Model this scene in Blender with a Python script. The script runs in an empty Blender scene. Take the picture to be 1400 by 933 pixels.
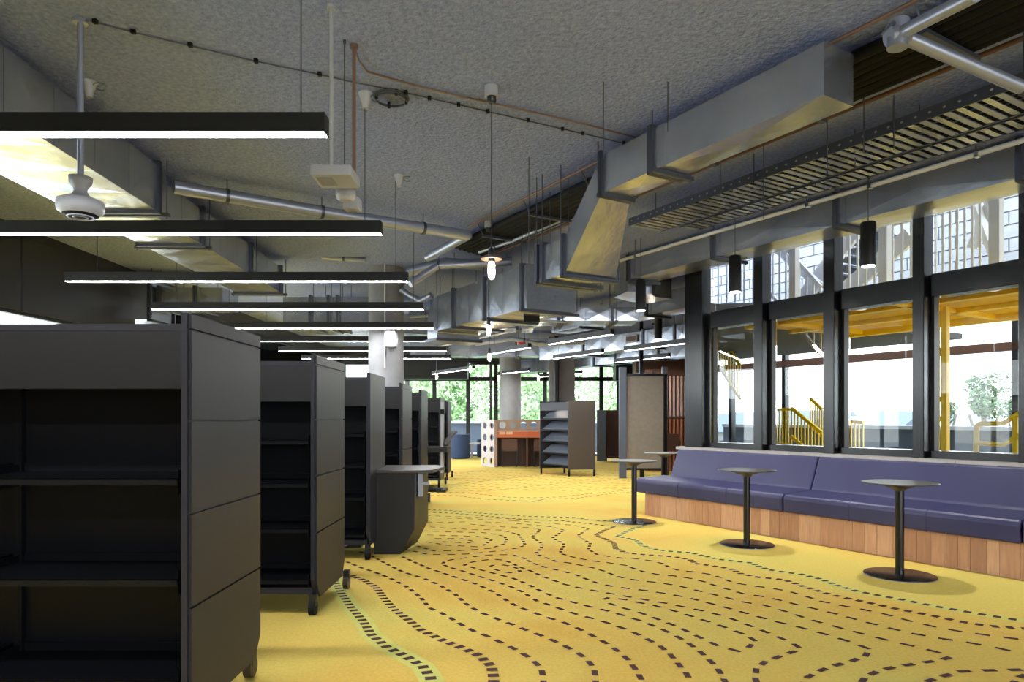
import bpy, bmesh, math, random
from mathutils import Vector, Matrix
random.seed(7)
SC = bpy.context.scene
COL = SC.collection

# ------------------------------------------------------------------ camera
FPX = 950.0                      # focal length in pixels of the 1400 px wide frame
HY = 572.0                       # horizon row
CAMZ = 1.2
cam_d = bpy.data.cameras.new('camera'); cam = bpy.data.objects.new('camera', cam_d); COL.objects.link(cam)
cam.location = (0, 0, CAMZ); cam.rotation_euler = (math.radians(90), 0, 0)
cam_d.sensor_width = 36.0; cam_d.lens = FPX/1400*36.0
cam_d.shift_y = (HY-466.5)/1400; cam_d.clip_start = 0.05; cam_d.clip_end = 500
SC.camera = cam
# ------------------------------------------------------------------ sky, exposure
world = bpy.data.worlds.new('sky'); SC.world = world; world.use_nodes = True
nt = world.node_tree; bg = nt.nodes['Background']
tc = nt.nodes.new('ShaderNodeTexCoord'); sp = nt.nodes.new('ShaderNodeSeparateXYZ'); rp = nt.nodes.new('ShaderNodeValToRGB')
nt.links.new(tc.outputs['Generated'], sp.inputs[0]); nt.links.new(sp.outputs['Z'], rp.inputs[0])
rp.color_ramp.elements[0].position = 0.0; rp.color_ramp.elements[0].color = (0.86, 0.90, 0.93, 1)
rp.color_ramp.elements[1].position = 0.7; rp.color_ramp.elements[1].color = (0.70, 0.80, 0.93, 1)
nt.links.new(rp.outputs[0], bg.inputs['Color']); bg.inputs['Strength'].default_value = 2.7
SC.view_settings.view_transform = 'Standard'; SC.view_settings.look = 'None'
SC.view_settings.gamma = 1.0; SC.view_settings.use_curve_mapping = False
SC.view_settings.exposure = 1.98
SC.cycles.max_bounces = 10; SC.cycles.diffuse_bounces = 5; SC.cycles.glossy_bounces = 4
SC.cycles.transparent_max_bounces = 16; SC.cycles.sample_clamp_indirect = 6.0
SC.cycles.caustics_reflective = False; SC.cycles.caustics_refractive = False
try:
    SC.cycles.use_denoising = True
except Exception: pass
LAMP = 26.0                       # strength of the linear lamps' diffusers
BULB = 35.0
DOWN = 38.0

# ------------------------------------------------------------------ frames
ANG = math.atan2(-0.8556, 0.5177)     # the window wall's direction: local x runs toward the camera, local y into the wall
CW, SW = math.cos(ANG), math.sin(ANG)
def W(t, s, z=0.0): return Vector((t*CW - s*SW, t*SW + s*CW, z))
def tt(px, s):                        # position along the wall direction seen at column px, on plane s
    k = (px-700)/FPX
    return -s*(0.8556-0.5177*k)/(0.5177+0.8556*k)
def YY(px, s): return s/(0.5177+0.8556*(px-700)/FPX)
def zz(px, py, s): return CAMZ+(HY-py)*YY(px, s)/FPX
def FL(px, py):
    Y = FPX*CAMZ/(py-HY); return ((px-700)/FPX*Y, Y)
def AT(px, py, Y): return Vector(((px-700)/FPX*Y, Y, CAMZ+(HY-py)*Y/FPX))
def CE(px, py, z=3.35):               # point on the ceiling
    Y = FPX*(z-CAMZ)/(HY-py); return Vector(((px-700)/FPX*Y, Y, z))

# ------------------------------------------------------------------ materials
def srgb(r, g, b):
    f = lambda c: (c/255/12.92) if c/255 <= .04045 else ((c/255+.055)/1.055)**2.4
    return (f(r), f(g), f(b), 1)
def mat(name, col, rough=.5, metal=0.0, noise=None, bump=None, spec=.5, emit=None, coords='Object', stretch=None):
    """noise=(scale, second colour, contrast) ; bump=(scale, strength, distance)"""
    m = bpy.data.materials.new(name); m.use_nodes = True
    n = m.node_tree.nodes; l = m.node_tree.links; b = n['Principled BSDF']
    b.inputs['Base Color'].default_value = col; b.inputs['Roughness'].default_value = rough
    b.inputs['Metallic'].default_value = metal; b.inputs['Specular IOR Level'].default_value = spec
    tcn = n.new('ShaderNodeTexCoord'); vec = tcn.outputs[coords]
    if stretch:
        mp = n.new('ShaderNodeMapping'); mp.inputs['Scale'].default_value = stretch
        l.new(vec, mp.inputs[0]); vec = mp.outputs[0]
    if noise:
        nz = n.new('ShaderNodeTexNoise'); nz.inputs['Scale'].default_value = noise[0]; nz.inputs['Detail'].default_value = 6
        l.new(vec, nz.inputs['Vector'])
        r = n.new('ShaderNodeValToRGB'); c = noise[2]
        r.color_ramp.elements[0].position = .5-c; r.color_ramp.elements[1].position = .5+c
        r.color_ramp.elements[0].color = col; r.color_ramp.elements[1].color = noise[1]
        l.new(nz.outputs['Fac'], r.inputs[0]); l.new(r.outputs[0], b.inputs['Base Color'])
    if bump:
        nb = n.new('ShaderNodeTexNoise'); nb.inputs['Scale'].default_value = bump[0]; nb.inputs['Detail'].default_value = 5
        l.new(vec, nb.inputs['Vector'])
        bp = n.new('ShaderNodeBump'); bp.inputs['Strength'].default_value = bump[1]; bp.inputs['Distance'].default_value = bump[2]
        l.new(nb.outputs['Fac'], bp.inputs['Height']); l.new(bp.outputs[0], b.inputs['Normal'])
    if emit:
        b.inputs['Emission Color'].default_value = emit[0]; b.inputs['Emission Strength'].default_value = emit[1]
    return m
M = {}
M['shelf'] = mat('shelf_laminate', srgb(36,36,42), .42, spec=.22)
M['shelfin'] = mat('shelf_steel', srgb(9,10,14), .45, spec=.16)
M['black'] = mat('black_metal', srgb(10,10,12), .25)
M['blackm'] = mat('black_matte', srgb(13,13,14), .45)
M['panel'] = mat('dark_cladding', srgb(44,42,46), .35, noise=(1.5, srgb(36,34,38), .3))
M['ceil'] = mat('sprayed_ceiling', srgb(124,136,184), .95, noise=(34, srgb(152,164,208), .2), bump=(36,.8,.03), spec=.1)
M['steel'] = mat('galvanised_steel', srgb(166,172,186), .26, .9, noise=(2.2, srgb(206,210,218), .25), bump=(2.2,.35,.04))
M['steeld'] = mat('galvanised_dark', srgb(84,88,100), .45, .8)
M['pipe'] = mat('pipe_steel', srgb(160,166,184), .38, .7)
M['white'] = mat('white_plastic', srgb(158,160,166), .4)
M['pipew'] = mat('white_conduit', srgb(190,190,188), .4)
M['copper'] = mat('copper_pipe', srgb(116,92,82), .4, .3)
M['conc'] = mat('concrete', srgb(136,136,138), .8, noise=(5, srgb(120,119,120), .3), bump=(20,.2,.01))
M['stone'] = mat('pale_sill', srgb(170,165,160), .5, noise=(8, srgb(150,146,142), .3))
M['vinyl'] = mat('purple_vinyl', srgb(45,45,86), .45, noise=(2, srgb(40,40,78), .3))
M['oak'] = mat('oak', srgb(200,154,116), .5, noise=(6, srgb(168,120,86), .3), stretch=(9,9,.8))
M['oak2'] = mat('oak_pale', srgb(214,170,132), .5, noise=(6, srgb(184,138,102), .3), stretch=(9,9,.8))
M['oak3'] = mat('oak_deep', srgb(184,136,100), .5, noise=(6, srgb(156,110,78), .3), stretch=(9,9,.8))
M['slat'] = mat('copper_brown_slat', srgb(172,110,80), .5, noise=(6, srgb(150,92,64), .3))
M['brown'] = mat('dark_brown', srgb(84,54,38), .5)
M['orange'] = mat('orange_top', srgb(176,88,44), .45)
M['felt'] = mat('grey_felt', srgb(140,132,124), .95, noise=(14, srgb(128,120,112), .3))
M['blueframe'] = mat('bluish_frame', srgb(84,92,106), .4)
M['plate'] = mat('display_steel', srgb(92,98,110), .35)
M['slatp'] = mat('pale_slat', srgb(196,164,152), .5)
M['tabletop'] = mat('table_top', srgb(58,56,52), .4)
M['yellow'] = mat('yellow_paint', srgb(255,222,8), .45)
M['mustard'] = mat('mustard_paint', srgb(226,182,6), .5)
M['navy'] = mat('navy_fabric', srgb(44,60,92), .9)
M['holes'] = mat('speckled_board', srgb(196,190,192), .7, noise=(60, srgb(160,150,150), .2))
M['boardedge'] = mat('board_edge', srgb(146,120,102), .7)
M['wgrey'] = mat('white_painted_steel', srgb(214,216,222), .5)
M['brickw'] = mat('pale_brick', srgb(176,178,184), .8, noise=(3, srgb(150,152,158), .3))
M['brownsh'] = mat('brown_laminate', srgb(74,66,60), .4)
M['darkroom'] = mat('dark_room_wall', srgb(60,58,58), .7)
M['rubber'] = mat('rubber', srgb(12,12,13), .7, spec=.2)
M['brownwheel'] = mat('brown_wheel', srgb(52,38,30), .5)
M['green'] = mat('sign_green', srgb(0,160,80), .4, emit=(srgb(0,170,85), .8))
M['signwhite'] = mat('sign_white', srgb(240,250,244), .4, emit=(srgb(240,250,244), .9))
M['red'] = mat('red_plastic', srgb(190,50,45), .4)
M['leaf'] = mat('leaves', srgb(176,202,150), .8, noise=(1.2, srgb(120,156,100), .2), coords='Object')
M['bark'] = mat('bark', srgb(96,84,72), .9)
M['darkleaf'] = mat('far_leaves', srgb(70,90,60), .9, noise=(1.2, srgb(96,112,84), .2))
M['paver'] = mat('outside_ground', srgb(84,90,84), .9)
M['header'] = mat('header_laminate', srgb(20,19,20), .42, spec=.3)
M['roof'] = mat('grey_roof', srgb(84,92,104), .7)
M['house'] = mat('house_wall', srgb(120,120,118), .8)
M['parapet'] = mat('grey_parapet', srgb(96,104,116), .6)
M['dash'] = mat('carpet_dash', srgb(66,30,26), .9)
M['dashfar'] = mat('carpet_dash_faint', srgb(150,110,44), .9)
M['halo'] = mat('carpet_green_line', srgb(176,186,98), .95, noise=(9, srgb(206,190,92), .3))
def emis(name, col, strength):
    m = bpy.data.materials.new(name); m.use_nodes = True; n = m.node_tree.nodes
    b = n['Principled BSDF']; b.inputs['Base Color'].default_value = (0.8,.8,.8,1)
    b.inputs['Emission Color'].default_value = col; b.inputs['Emission Strength'].default_value = strength
    return m
M['lamp'] = emis('lamp_diffuser', (.96,.98,1,1), LAMP)
M['bulb'] = emis('bulb_glow', (1,.86,.68,1), BULB)
M['spot'] = emis('downlight_lens', (1,.95,.9,1), 6)
# glass: clear sheet, partly mirror by Fresnel
g = bpy.data.materials.new('glass'); g.use_nodes = True; n = g.node_tree.nodes; l = g.node_tree.links
n.remove(n['Principled BSDF']); mx = n.new('ShaderNodeMixShader'); tr = n.new('ShaderNodeBsdfTransparent'); gl = n.new('ShaderNodeBsdfGlossy')
fr = n.new('ShaderNodeFresnel'); fr.inputs['IOR'].default_value = 1.33; tr.inputs['Color'].default_value = (.93,.95,.95,1); gl.inputs['Roughness'].default_value = .0
l.new(fr.outputs[0], mx.inputs[0]); l.new(tr.outputs[0], mx.inputs[1]); l.new(gl.outputs[0], mx.inputs[2]); l.new(mx.outputs[0], n['Material Output'].inputs[0])
M['glass'] = g
g2 = g.copy(); g2.name = 'window_glass'; [setattr(q.inputs['IOR'], 'default_value', 1.12) for q in g2.node_tree.nodes if q.type == 'FRESNEL']; M['glass2'] = g2
M['bounce_slab'] = mat('pale_bounce_slab', srgb(220,220,216), .9)  # pale so that the outside slabs bounce daylight up indoors
# carpet: yellow field with drifting orange and olive zones and a woven fleck
c = bpy.data.materials.new('carpet'); c.use_nodes = True; n = c.node_tree.nodes; l = c.node_tree.links; b = n['Principled BSDF']
tcn = n.new('ShaderNodeTexCoord'); n1 = n.new('ShaderNodeTexNoise'); n1.inputs['Scale'].default_value = .55; n1.inputs['Detail'].default_value = 3; n1.inputs['Distortion'].default_value = 1.2
mp = n.new('ShaderNodeMapping'); mp.inputs['Location'].default_value = (3.1, 8.2, 0); l.new(tcn.outputs['Object'], mp.inputs[0]); l.new(mp.outputs[0], n1.inputs['Vector'])
r1 = n.new('ShaderNodeValToRGB'); e = r1.color_ramp.elements
e[0].position = .30; e[0].color = srgb(218,178,84); e[1].position = .72; e[1].color = srgb(210,196,104)
e.new(.44).color = srgb(222,188,94); e.new(.56).color = srgb(220,194,98)
l.new(n1.outputs['Fac'], r1.inputs[0])
n2 = n.new('ShaderNodeTexNoise'); n2.inputs['Scale'].default_value = 60; n2.inputs['Detail'].default_value = 2; l.new(tcn.outputs['Object'], n2.inputs['Vector'])
mx = n.new('ShaderNodeMixRGB'); mx.blend_type = 'MULTIPLY'; mx.inputs[0].default_value = .30
l.new(r1.outputs[0], mx.inputs[1]); l.new(n2.outputs['Fac'], mx.inputs[2])
l.new(mx.outputs[0], b.inputs['Base Color'])
b.inputs['Roughness'].default_value = .95; b.inputs['Specular IOR Level'].default_value = .1
bp = n.new('ShaderNodeBump'); bp.inputs['Strength'].default_value = .3; bp.inputs['Distance'].default_value = .005
n3 = n.new('ShaderNodeTexNoise'); n3.inputs['Scale'].default_value = 220; l.new(tcn.outputs['Object'], n3.inputs['Vector']); l.new(n3.outputs['Fac'], bp.inputs['Height']); l.new(bp.outputs[0], b.inputs['Normal'])
M['carpet'] = c

# ------------------------------------------------------------------ mesh builder and scene helpers
class MB:
    def __init__(s): s.v = []; s.f = []; s.sm = []
    def add(s, vs, fs, smooth=False):
        o = len(s.v); s.v += [tuple(v) for v in vs]; s.f += [tuple(i+o for i in f) for f in fs]; s.sm += [smooth]*len(fs); return s
    def box(s, x0, x1, y0, y1, z0, z1):
        return s.add([(x0,y0,z0),(x1,y0,z0),(x1,y1,z0),(x0,y1,z0),(x0,y0,z1),(x1,y0,z1),(x1,y1,z1),(x0,y1,z1)],
                     [(0,3,2,1),(4,5,6,7),(0,1,5,4),(1,2,6,5),(2,3,7,6),(3,0,4,7)])
    def hexa(s, a, b):                       # two quads (4 points each) joined
        return s.add(list(a)+list(b), [(0,3,2,1),(4,5,6,7),(0,1,5,4),(1,2,6,5),(2,3,7,6),(3,0,4,7)])
    def bar(s, p, q, w, h):                  # rectangular bar between two points, w sideways, h up
        p = Vector(p); q = Vector(q); d = (q-p).normalized(); up = Vector((0,0,1))
        if abs(d.z) > .95: up = Vector((0,1,0))
        sd = d.cross(up).normalized(); u2 = sd.cross(d).normalized()
        r = lambda c: [c+sd*w/2+u2*h/2, c-sd*w/2+u2*h/2, c-sd*w/2-u2*h/2, c+sd*w/2-u2*h/2]
        return s.hexa(r(p), r(q))
    def prism(s, pts, z0, z1):
        n = len(pts); vs = [(x,y,z0) for x,y in pts]+[(x,y,z1) for x,y in pts]
        return s.add(vs, [tuple(range(n-1,-1,-1)), tuple(range(n,2*n))]+[(i,(i+1)%n,n+(i+1)%n,n+i) for i in range(n)])
    def prismy(s, pts, y0, y1):              # outline in x,z pushed along y
        n = len(pts); vs = [(x,y0,z) for x,z in pts]+[(x,y1,z) for x,z in pts]
        return s.add(vs, [tuple(range(n)), tuple(range(2*n-1,n-1,-1))]+[(i,n+i,n+(i+1)%n,(i+1)%n) for i in range(n)])
    def prismx(s, pts, x0, x1):              # outline in y,z pushed along x
        n = len(pts); vs = [(x0,y,z) for y,z in pts]+[(x1,y,z) for y,z in pts]
        return s.add(vs, [tuple(range(n-1,-1,-1)), tuple(range(n,2*n))]+[(i,(i+1)%n,n+(i+1)%n,n+i) for i in range(n)])
    def tube(s, pts, r, n=8, cap=True):
        pts = [Vector(p) for p in pts]; rings = []; prev = None
        for i, p in enumerate(pts):
            d = (pts[min(i+1,len(pts)-1)]-pts[max(i-1,0)]).normalized()
            a = Vector((0,0,1)) if abs(d.z) < .95 else Vector((1,0,0))
            if prev is None: u = d.cross(a).normalized()
            else: u = (prev - d*prev.dot(d)).normalized()
            prev = u; v = d.cross(u)
            rr = r[i] if isinstance(r, (list, tuple)) else r
            rings.append([p+(u*math.cos(2*math.pi*k/n)+v*math.sin(2*math.pi*k/n))*rr for k in range(n)])
        vs = [q for R in rings for q in R]
        fs = [(i*n+k, i*n+(k+1)%n, (i+1)*n+(k+1)%n, (i+1)*n+k) for i in range(len(pts)-1) for k in range(n)]
        s.add(vs, fs, True)
        if cap:
            s.add(rings[0], [tuple(range(n-1,-1,-1))]); s.add(rings[-1], [tuple(range(n))])
        return s
    def lathe(s, prof, c=(0,0,0), n=24):
        vs = [(c[0]+r*math.cos(2*math.pi*k/n), c[1]+r*math.sin(2*math.pi*k/n), c[2]+z) for r, z in prof for k in range(n)]
        fs = [(i*n+k, i*n+(k+1)%n, (i+1)*n+(k+1)%n, (i+1)*n+k) for i in range(len(prof)-1) for k in range(n)]
        s.add(vs, fs, True)
        m = len(prof)-1
        s.add([vs[k] for k in range(n)], [tuple(range(n-1,-1,-1))]); s.add([vs[m*n+k] for k in range(n)], [tuple(range(n))])
        return s
    def holed(s, x0, x1, z0, z1, y0, y1, nx, nz, r, n=16):   # plate in x,z with round holes
        cw = (x1-x0)/nx; ch = (z1-z0)/nz
        for i in range(nx):
            for j in range(nz):
                cx = x0+(i+.5)*cw; cz = z0+(j+.5)*ch; out = []; inn = []
                for k in range(n):
                    a = 2*math.pi*(k+.5)/n; ca, sa = math.cos(a), math.sin(a); m = max(abs(ca), abs(sa))
                    out.append((cx+ca/m*cw/2, cz+sa/m*ch/2)); inn.append((cx+ca*r, cz+sa*r))
                vs = [(x,y0,z) for x,z in out]+[(x,y0,z) for x,z in inn]+[(x,y1,z) for x,z in out]+[(x,y1,z) for x,z in inn]
                fs = []
                for k in range(n):
                    q = (k+1)%n
                    fs += [(k,q,n+q,n+k), (2*n+k,3*n+k,3*n+q,2*n+q), (n+k,n+q,3*n+q,3*n+k), (k,2*n+k,2*n+q,q)]
                s.add(vs, fs)
        return s
    def build(s, name, m, parent=None, bevel=0, kind=None, label=None):
        off = Vector(parent.get('_b', (0,0,0))) if parent is not None else Vector((0,0,0))
        me = bpy.data.meshes.new(name)
        me.from_pydata([tuple(Vector(v)-off) for v in s.v], [], s.f)
        for p, f in zip(me.polygons, s.sm): p.use_smooth = f
        if bevel:
            bm = bmesh.new(); bm.from_mesh(me)
            bmesh.ops.bevel(bm, geom=list(bm.edges), offset=bevel, segments=2, affect='EDGES', profile=.5); bm.to_mesh(me); bm.free()
        bm = bmesh.new(); bm.from_mesh(me); bmesh.ops.recalc_face_normals(bm, faces=bm.faces); bm.to_mesh(me); bm.free()
        me.materials.append(M[m] if isinstance(m, str) else m)
        o = bpy.data.objects.new(name, me); COL.objects.link(o)
        if parent is not None:
            o.parent = parent; o['_b'] = tuple(off)
        if kind: o['kind'] = kind
        if label: o['label'] = label
        return o
def tag(o, label, cat, group=None, kind=None):
    o['label'] = label; o['category'] = cat
    if group: o['group'] = group
    if kind: o['kind'] = kind
    return o
def thing(name, label, cat, base=(0,0,0), rot=0.0, group=None, at=None):
    """base is given in the coordinates the parts are drawn in (rotated by rot about the world origin);
    with at=, parts are drawn around the origin and the thing is stood at `at`."""
    o = bpy.data.objects.new(name, None); COL.objects.link(o); o.empty_display_size = .1
    o.rotation_euler = (0, 0, rot)
    if at is not None: o.location = at; o['_b'] = (0.,0.,0.)
    else:
        b = Vector(base); o.location = Matrix.Rotation(rot, 3, 'Z') @ b; o['_b'] = tuple(float(x) for x in b)
    if cat: tag(o, label, cat, group)
    return o
def dup(o, loc, rotz=None, label=None):
    r = o.copy(); COL.objects.link(r); r.location = loc
    if rotz is not None: r.rotation_euler = (0,0,rotz)
    if label: r['label'] = label
    for ch in list(o.children):
        c = ch.copy(); COL.objects.link(c); c.parent = r
        for gch in ch.children:
            d = gch.copy(); COL.objects.link(d); d.parent = c
    return r
def st(o): o['kind'] = 'structure'; return o
def solo(mb, name, m, label, cat, base, rot=0.0, group=None, bevel=0, kind=None):
    """a thing that is one mesh, its origin at its base"""
    e = {'_b': base}
    class P(dict): pass
    o = mb.build(name, m, None, bevel)
    o.data.transform(Matrix.Translation(-Vector(base)))
    o.rotation_euler = (0,0,rot); o.location = Matrix.Rotation(rot, 3, 'Z') @ Vector(base)
    return tag(o, label, cat, group, kind)
ORD = ['first','second','third','fourth','fifth','sixth','seventh','eighth','ninth','tenth']

# ================================================================== THE SETTING
SG = 6.64                      # distance line of the glazed partition
T0 = tt(936, SG)               # its far end
CEILZ = 3.35
def w2(t, s): v = W(t, s); return (v.x, v.y)
SB0 = 14.0
HX = lambda Y_: (952-700)/FPX*Y_
st(MB().prism([(-9,-6),(18,-6),(14,2),w2(12,SB0+.2),w2(-14.2,SB0+.2),(HX(22.2),22.2),(-9,22.2)], -.12, 0).build('floor', 'carpet'))
floor = bpy.data.objects['floor']
pe = w2(9.9, SG); pc = w2(T0, SG); 
HX = lambda Y_: (952-700)/FPX*Y_
cl = [(-5.5,-5.2), (pe[0], -5.2), pe, pc, (HX(22.3), 22.3), (-5.5, 22.3)]
me = MB().prism(cl, CEILZ, CEILZ+.3); st(me.build('ceiling', 'ceil'))
# left wall: dark cladding panels above a window band
wl = MB().box(-5.6, -5.5, -5.2, 10.1, 2.95, CEILZ).build('wall_left', 'panel'); st(wl)
ys = [-5.2, -3.2, -1.2, .8, 2.8, 4.8, 6.35, 7.75, 10.1]
for a, b in zip(ys[:-1], ys[1:]):
    MB().box(-5.56, -5.47, a+.012, b-.012, 2.40, CEILZ-.12).build('wall_panel', 'panel', wl, bevel=.004)
MB().box(-5.6, -5.5, -5.2, 22, 0, .45).build('lower_wall', 'panel', wl)
def windowframe(name, parts, glassbox, material='black'):
    root = bpy.data.objects.new(name, None); COL.objects.link(root); st(root)
    return root
wn = [0]
def window(kind_of=None):
    wn[0] += 1
    root = bpy.data.objects.new('window_%d' % wn[0], None); COL.objects.link(root); st(root); return root
MB().box(-5.6, -5.5, -5.2, 1.6, .45, 2.40).build('near_light_block', 'panel', wl)  # unseen, added to keep side window light off the nearest bookshelf
lw = window()
for i in range(14):
    y = -5.2+i*2.0
    MB().box(-5.6, -5.52, y-.04, y+.04, .45, 2.42).build('mullion', 'blackm', lw)
f = MB(); f.box(-5.6, -5.52, -5.2, 22, .42, .48); f.box(-5.6, -5.52, -5.2, 10.1, 2.36, 2.42); f.box(-5.6, -5.52, 10.1, 22, 3.0, 3.1); f.build('window_frame', 'blackm', lw)
MB().box(-5.565, -5.555, -5.2, 10.1, .46, 2.38).build('pane', 'glass2', lw)
MB().box(-5.565, -5.555, 10.1, 22, .46, 3.02).build('pane', 'glass2', lw)
wl2 = MB().box(-5.6, -5.5, 10.1, 22, 3.05, CEILZ).build('wall_left', 'panel'); st(wl2)
# far wall: dark posts and transoms, panes between, trees outside
FY = 22.0
def fx(px, Y=FY): return (px-700)/FPX*Y
fz = lambda py, Y=FY: CAMZ+(HY-py)*Y/FPX
fw = MB().box(-5.6, HX(22), FY, FY+.3, fz(497), CEILZ).build('wall_back', 'darkroom'); st(fw)
posts = [330, 372, 425, 470, 520, 557, 594, 640, 678, 745, 783, 822, 846, 890, 940]
for i, (a, b) in enumerate(zip(posts[:-1], posts[1:])):
    w_ = window(); xa, xb = fx(a), fx(b)
    fr = MB(); fr.box(xa-.06, xa+.06, FY-.05, FY+.1, 0, fz(497))
    fr.box(xa, xb, FY-.05, FY+.1, -.0, .06); fr.box(xa, xb, FY-.05, FY+.1, 2.38, 2.50); fr.box(xa, xb, FY-.04, FY+.1, fz(499), fz(494))
    fr.build('window_frame', 'blackm', w_)
    MB().box(xa+.06, xb-.06, FY+.02, FY+.03, .06, 2.38).build('pane', 'glass', w_, label='lower pane')
    MB().box(xa+.06, xb-.06, FY+.02, FY+.03, 2.5, fz(499)).build('pane', 'glass', w_, label='upper pane')
# back wall behind the camera, unseen: open windows for daylight, closed at the left
bw = window(); fr = MB()
for i in range(13): fr.box(-5.5+i*1.6, -5.42+i*1.6, -5.2, -5.1, 0, 3.1)
fr.box(-5.5, pe[0], -5.2, -5.1, 0, .1); fr.box(-5.5, pe[0], -5.2, -5.1, 2.9, CEILZ); fr.build('window_frame', 'blackm', bw)
st(MB().box(-5.5, .4, -5.19, -5.1, 0, CEILZ).build('wall_light_block', 'darkroom'))  # unseen solid stretch, added to cut front light on the bookshelves
# ------------------------------------------------------------------ glazed partition on the right
def wframe(name):
    root = bpy.data.objects.new(name, None); COL.objects.link(root); root.rotation_euler = (0,0,ANG); st(root); return root
SILL0, SILL1, TR0, TR1 = .83, .90, 2.315, 2.525
knee = wframe('wall_right'); MB().box(T0, 9.9, SG+.02, SG+.16, 0, .80).build('knee_wall', 'panel', knee)
sl = wframe('trim_1')
ts = [T0+.0, -4.9, -3.2, -1.7, -.3, 1.3, 3.2, 5.5, 9.9]
for a, b in zip(ts[:-1], ts[1:]): MB().box(a+.002, b-.002, SG-.16, SG+.2, .80, .832).build('sill_slab', 'stone', sl)
mpx = [(936,966), (1030,1045), (1125,1144), (1247,1267), (1392,1414)]
mt = [(tt(a, SG-.12), tt(b, SG-.12)) for a, b in mpx]
mt += [(mt[-1][0]+1.05*i, mt[-1][1]+1.05*i) for i in range(1, 7)]
for i in range(len(mt)-1):
    wn[0] += 1; w_ = wframe('window_%d' % wn[0])
    a0, a1 = mt[i]; b0, b1 = mt[i+1]
    MB().box(a0, a0+(a1-a0)*.8, SG-.12, SG+.04, SILL0, CEILZ).build('mullion', 'black', w_, bevel=.006)
    MB().box(a1-.02, a1+.004, SG+.0, SG+.08, SILL0, TR1).build('inner_frame', 'blackm', w_)
    MB().box(a1, b0, SG-.05, SG+.12, TR0, TR1).build('transom', 'black', w_, bevel=.006)
    MB().box(a1, b0, SG-.05, SG+.12, SILL0, SILL1).build('bottom_rail', 'black', w_, bevel=.004)
    MB().box(a1+.04, b0-.005, SG+.03, SG+.042, SILL1, TR0).build('pane', 'glass', w_, label='lower pane')
    MB().box(a1, b0, SG+.03, SG+.042, TR1, CEILZ).build('pane', 'glass', w_, label='upper pane')
# dark partition between the main room and the stair hall, running away from the corner post
dv = MB(); dv.prism([(pc[0]+.03,pc[1]+.05),(pc[0]+.13,pc[1]+.05),(HX(22)+.1,22),(HX(22),22)], 0, CEILZ+.3); st(dv.build('wall_partition', 'darkroom'))
# ------------------------------------------------------------------ the stair hall behind the glass
SB = 14.0
hall = wframe('wall_hall')
MB().box(-13.9, 12, SB, SB+.3, 3.15, 6.4).build('upper_wall', 'brickw', hall)
MB().box(-13.9, 12, SB, SB+.2, 0, .35).build('lower_wall', 'parapet', hall)
MB().box(9.9, 10.1, SG, SB, 0, 6.4).build('end_wall', 'brickw', hall)
MB().box(-13.9, 10.1, 13.6, SB+.3, 6.4, 6.55).build('sky_shade_roof', 'darkroom', hall)  # unseen roof strips added over the hall, sized to hold back sky light
MB().box(-13.9, 10.1, SG, 10.4, 6.4, 6.55).build('sky_shade_roof', 'darkroom', hall)
MB().box(-13.9, 10.1, SG-.1, SG+.02, 3.65, 6.5).build('wall_above', 'brickw', hall)
bm_ = MB()
# courses of pale blockwork above the hall windows
rnd = random.Random(3)
for r in range(9):
    z = 3.2+r*.24; x = -13.8+(r % 2)*.3
    while x < 6:
        bm_.box(x+.012, x+.588, SB-.03-rnd.random()*.015, SB+.01, z+.012, z+.228); x += .6
bm_.build('blockwork', 'brickw', hall, kind='stuff')
wn[0] += 1; w_ = wframe('window_%d' % wn[0])
for t_ in [-13.6, -12.3, -10.7, -9.2, -7.6, -5.9, -3.7, -2.6, -.4, 1.8, 4.0, 6.2, 8.4]:
    MB().box(t_-.05, t_+.05, SB-.05, SB+.1, .35, 3.15).build('mullion', 'blackm', w_)
MB().box(-13.9, 10, SB-.05, SB+.1, 2.40, 2.56).build('transom', 'brown', w_)
MB().box(-13.9, 10, SB+.02, SB+.03, .35, 3.15).build('pane', 'glass', w_)
lf = wframe('floor_landing'); MB().box(-6.4, 9.8, 6.84, 9.5, 2.45, 2.515).build('landing_slab', 'mustard', lf)
MB().prism([(-6.4,6.84),(-6.4,13.2),(-8.6,13.2),(-13.2,13.2),(-6.6,7.0)], 2.60, 2.7).build('low_ceiling', 'darkroom', lf)
for s_ in (7.6, 8.5, 9.42): MB().box(-6.4, 9.8, s_-.05, s_+.05, 2.37 if s_ > 9 else 2.40, 2.452).build('landing_beam', 'yellow', lf)
for t_ in (-5.9, -4.2, -2.5, -.6, 1.5): MB().box(t_-.04, t_+.04, 6.9, 9.4, 2.40, 2.452).build('cross_beam', 'yellow', lf)
def yellow_post(px, s_, w=.13, lab=''):
    t_ = tt(px, s_)
    return solo(MB().box(t_-w/2, t_+w/2, s_-w/2, s_+w/2, 0, 2.5), 'steel_post', 'yellow', lab, 'post', (t_, s_, 0), ANG, bevel=.01)
yellow_post(1291, 8.2, .085, 'yellow square steel post behind the rightmost large pane')
yellow_post(1149, 8.6, .09, 'yellow square steel post just right of the second mullion from the right')
yellow_post(974, 9.2, .11, 'yellow steel post at the left edge of the leftmost pane')
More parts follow.
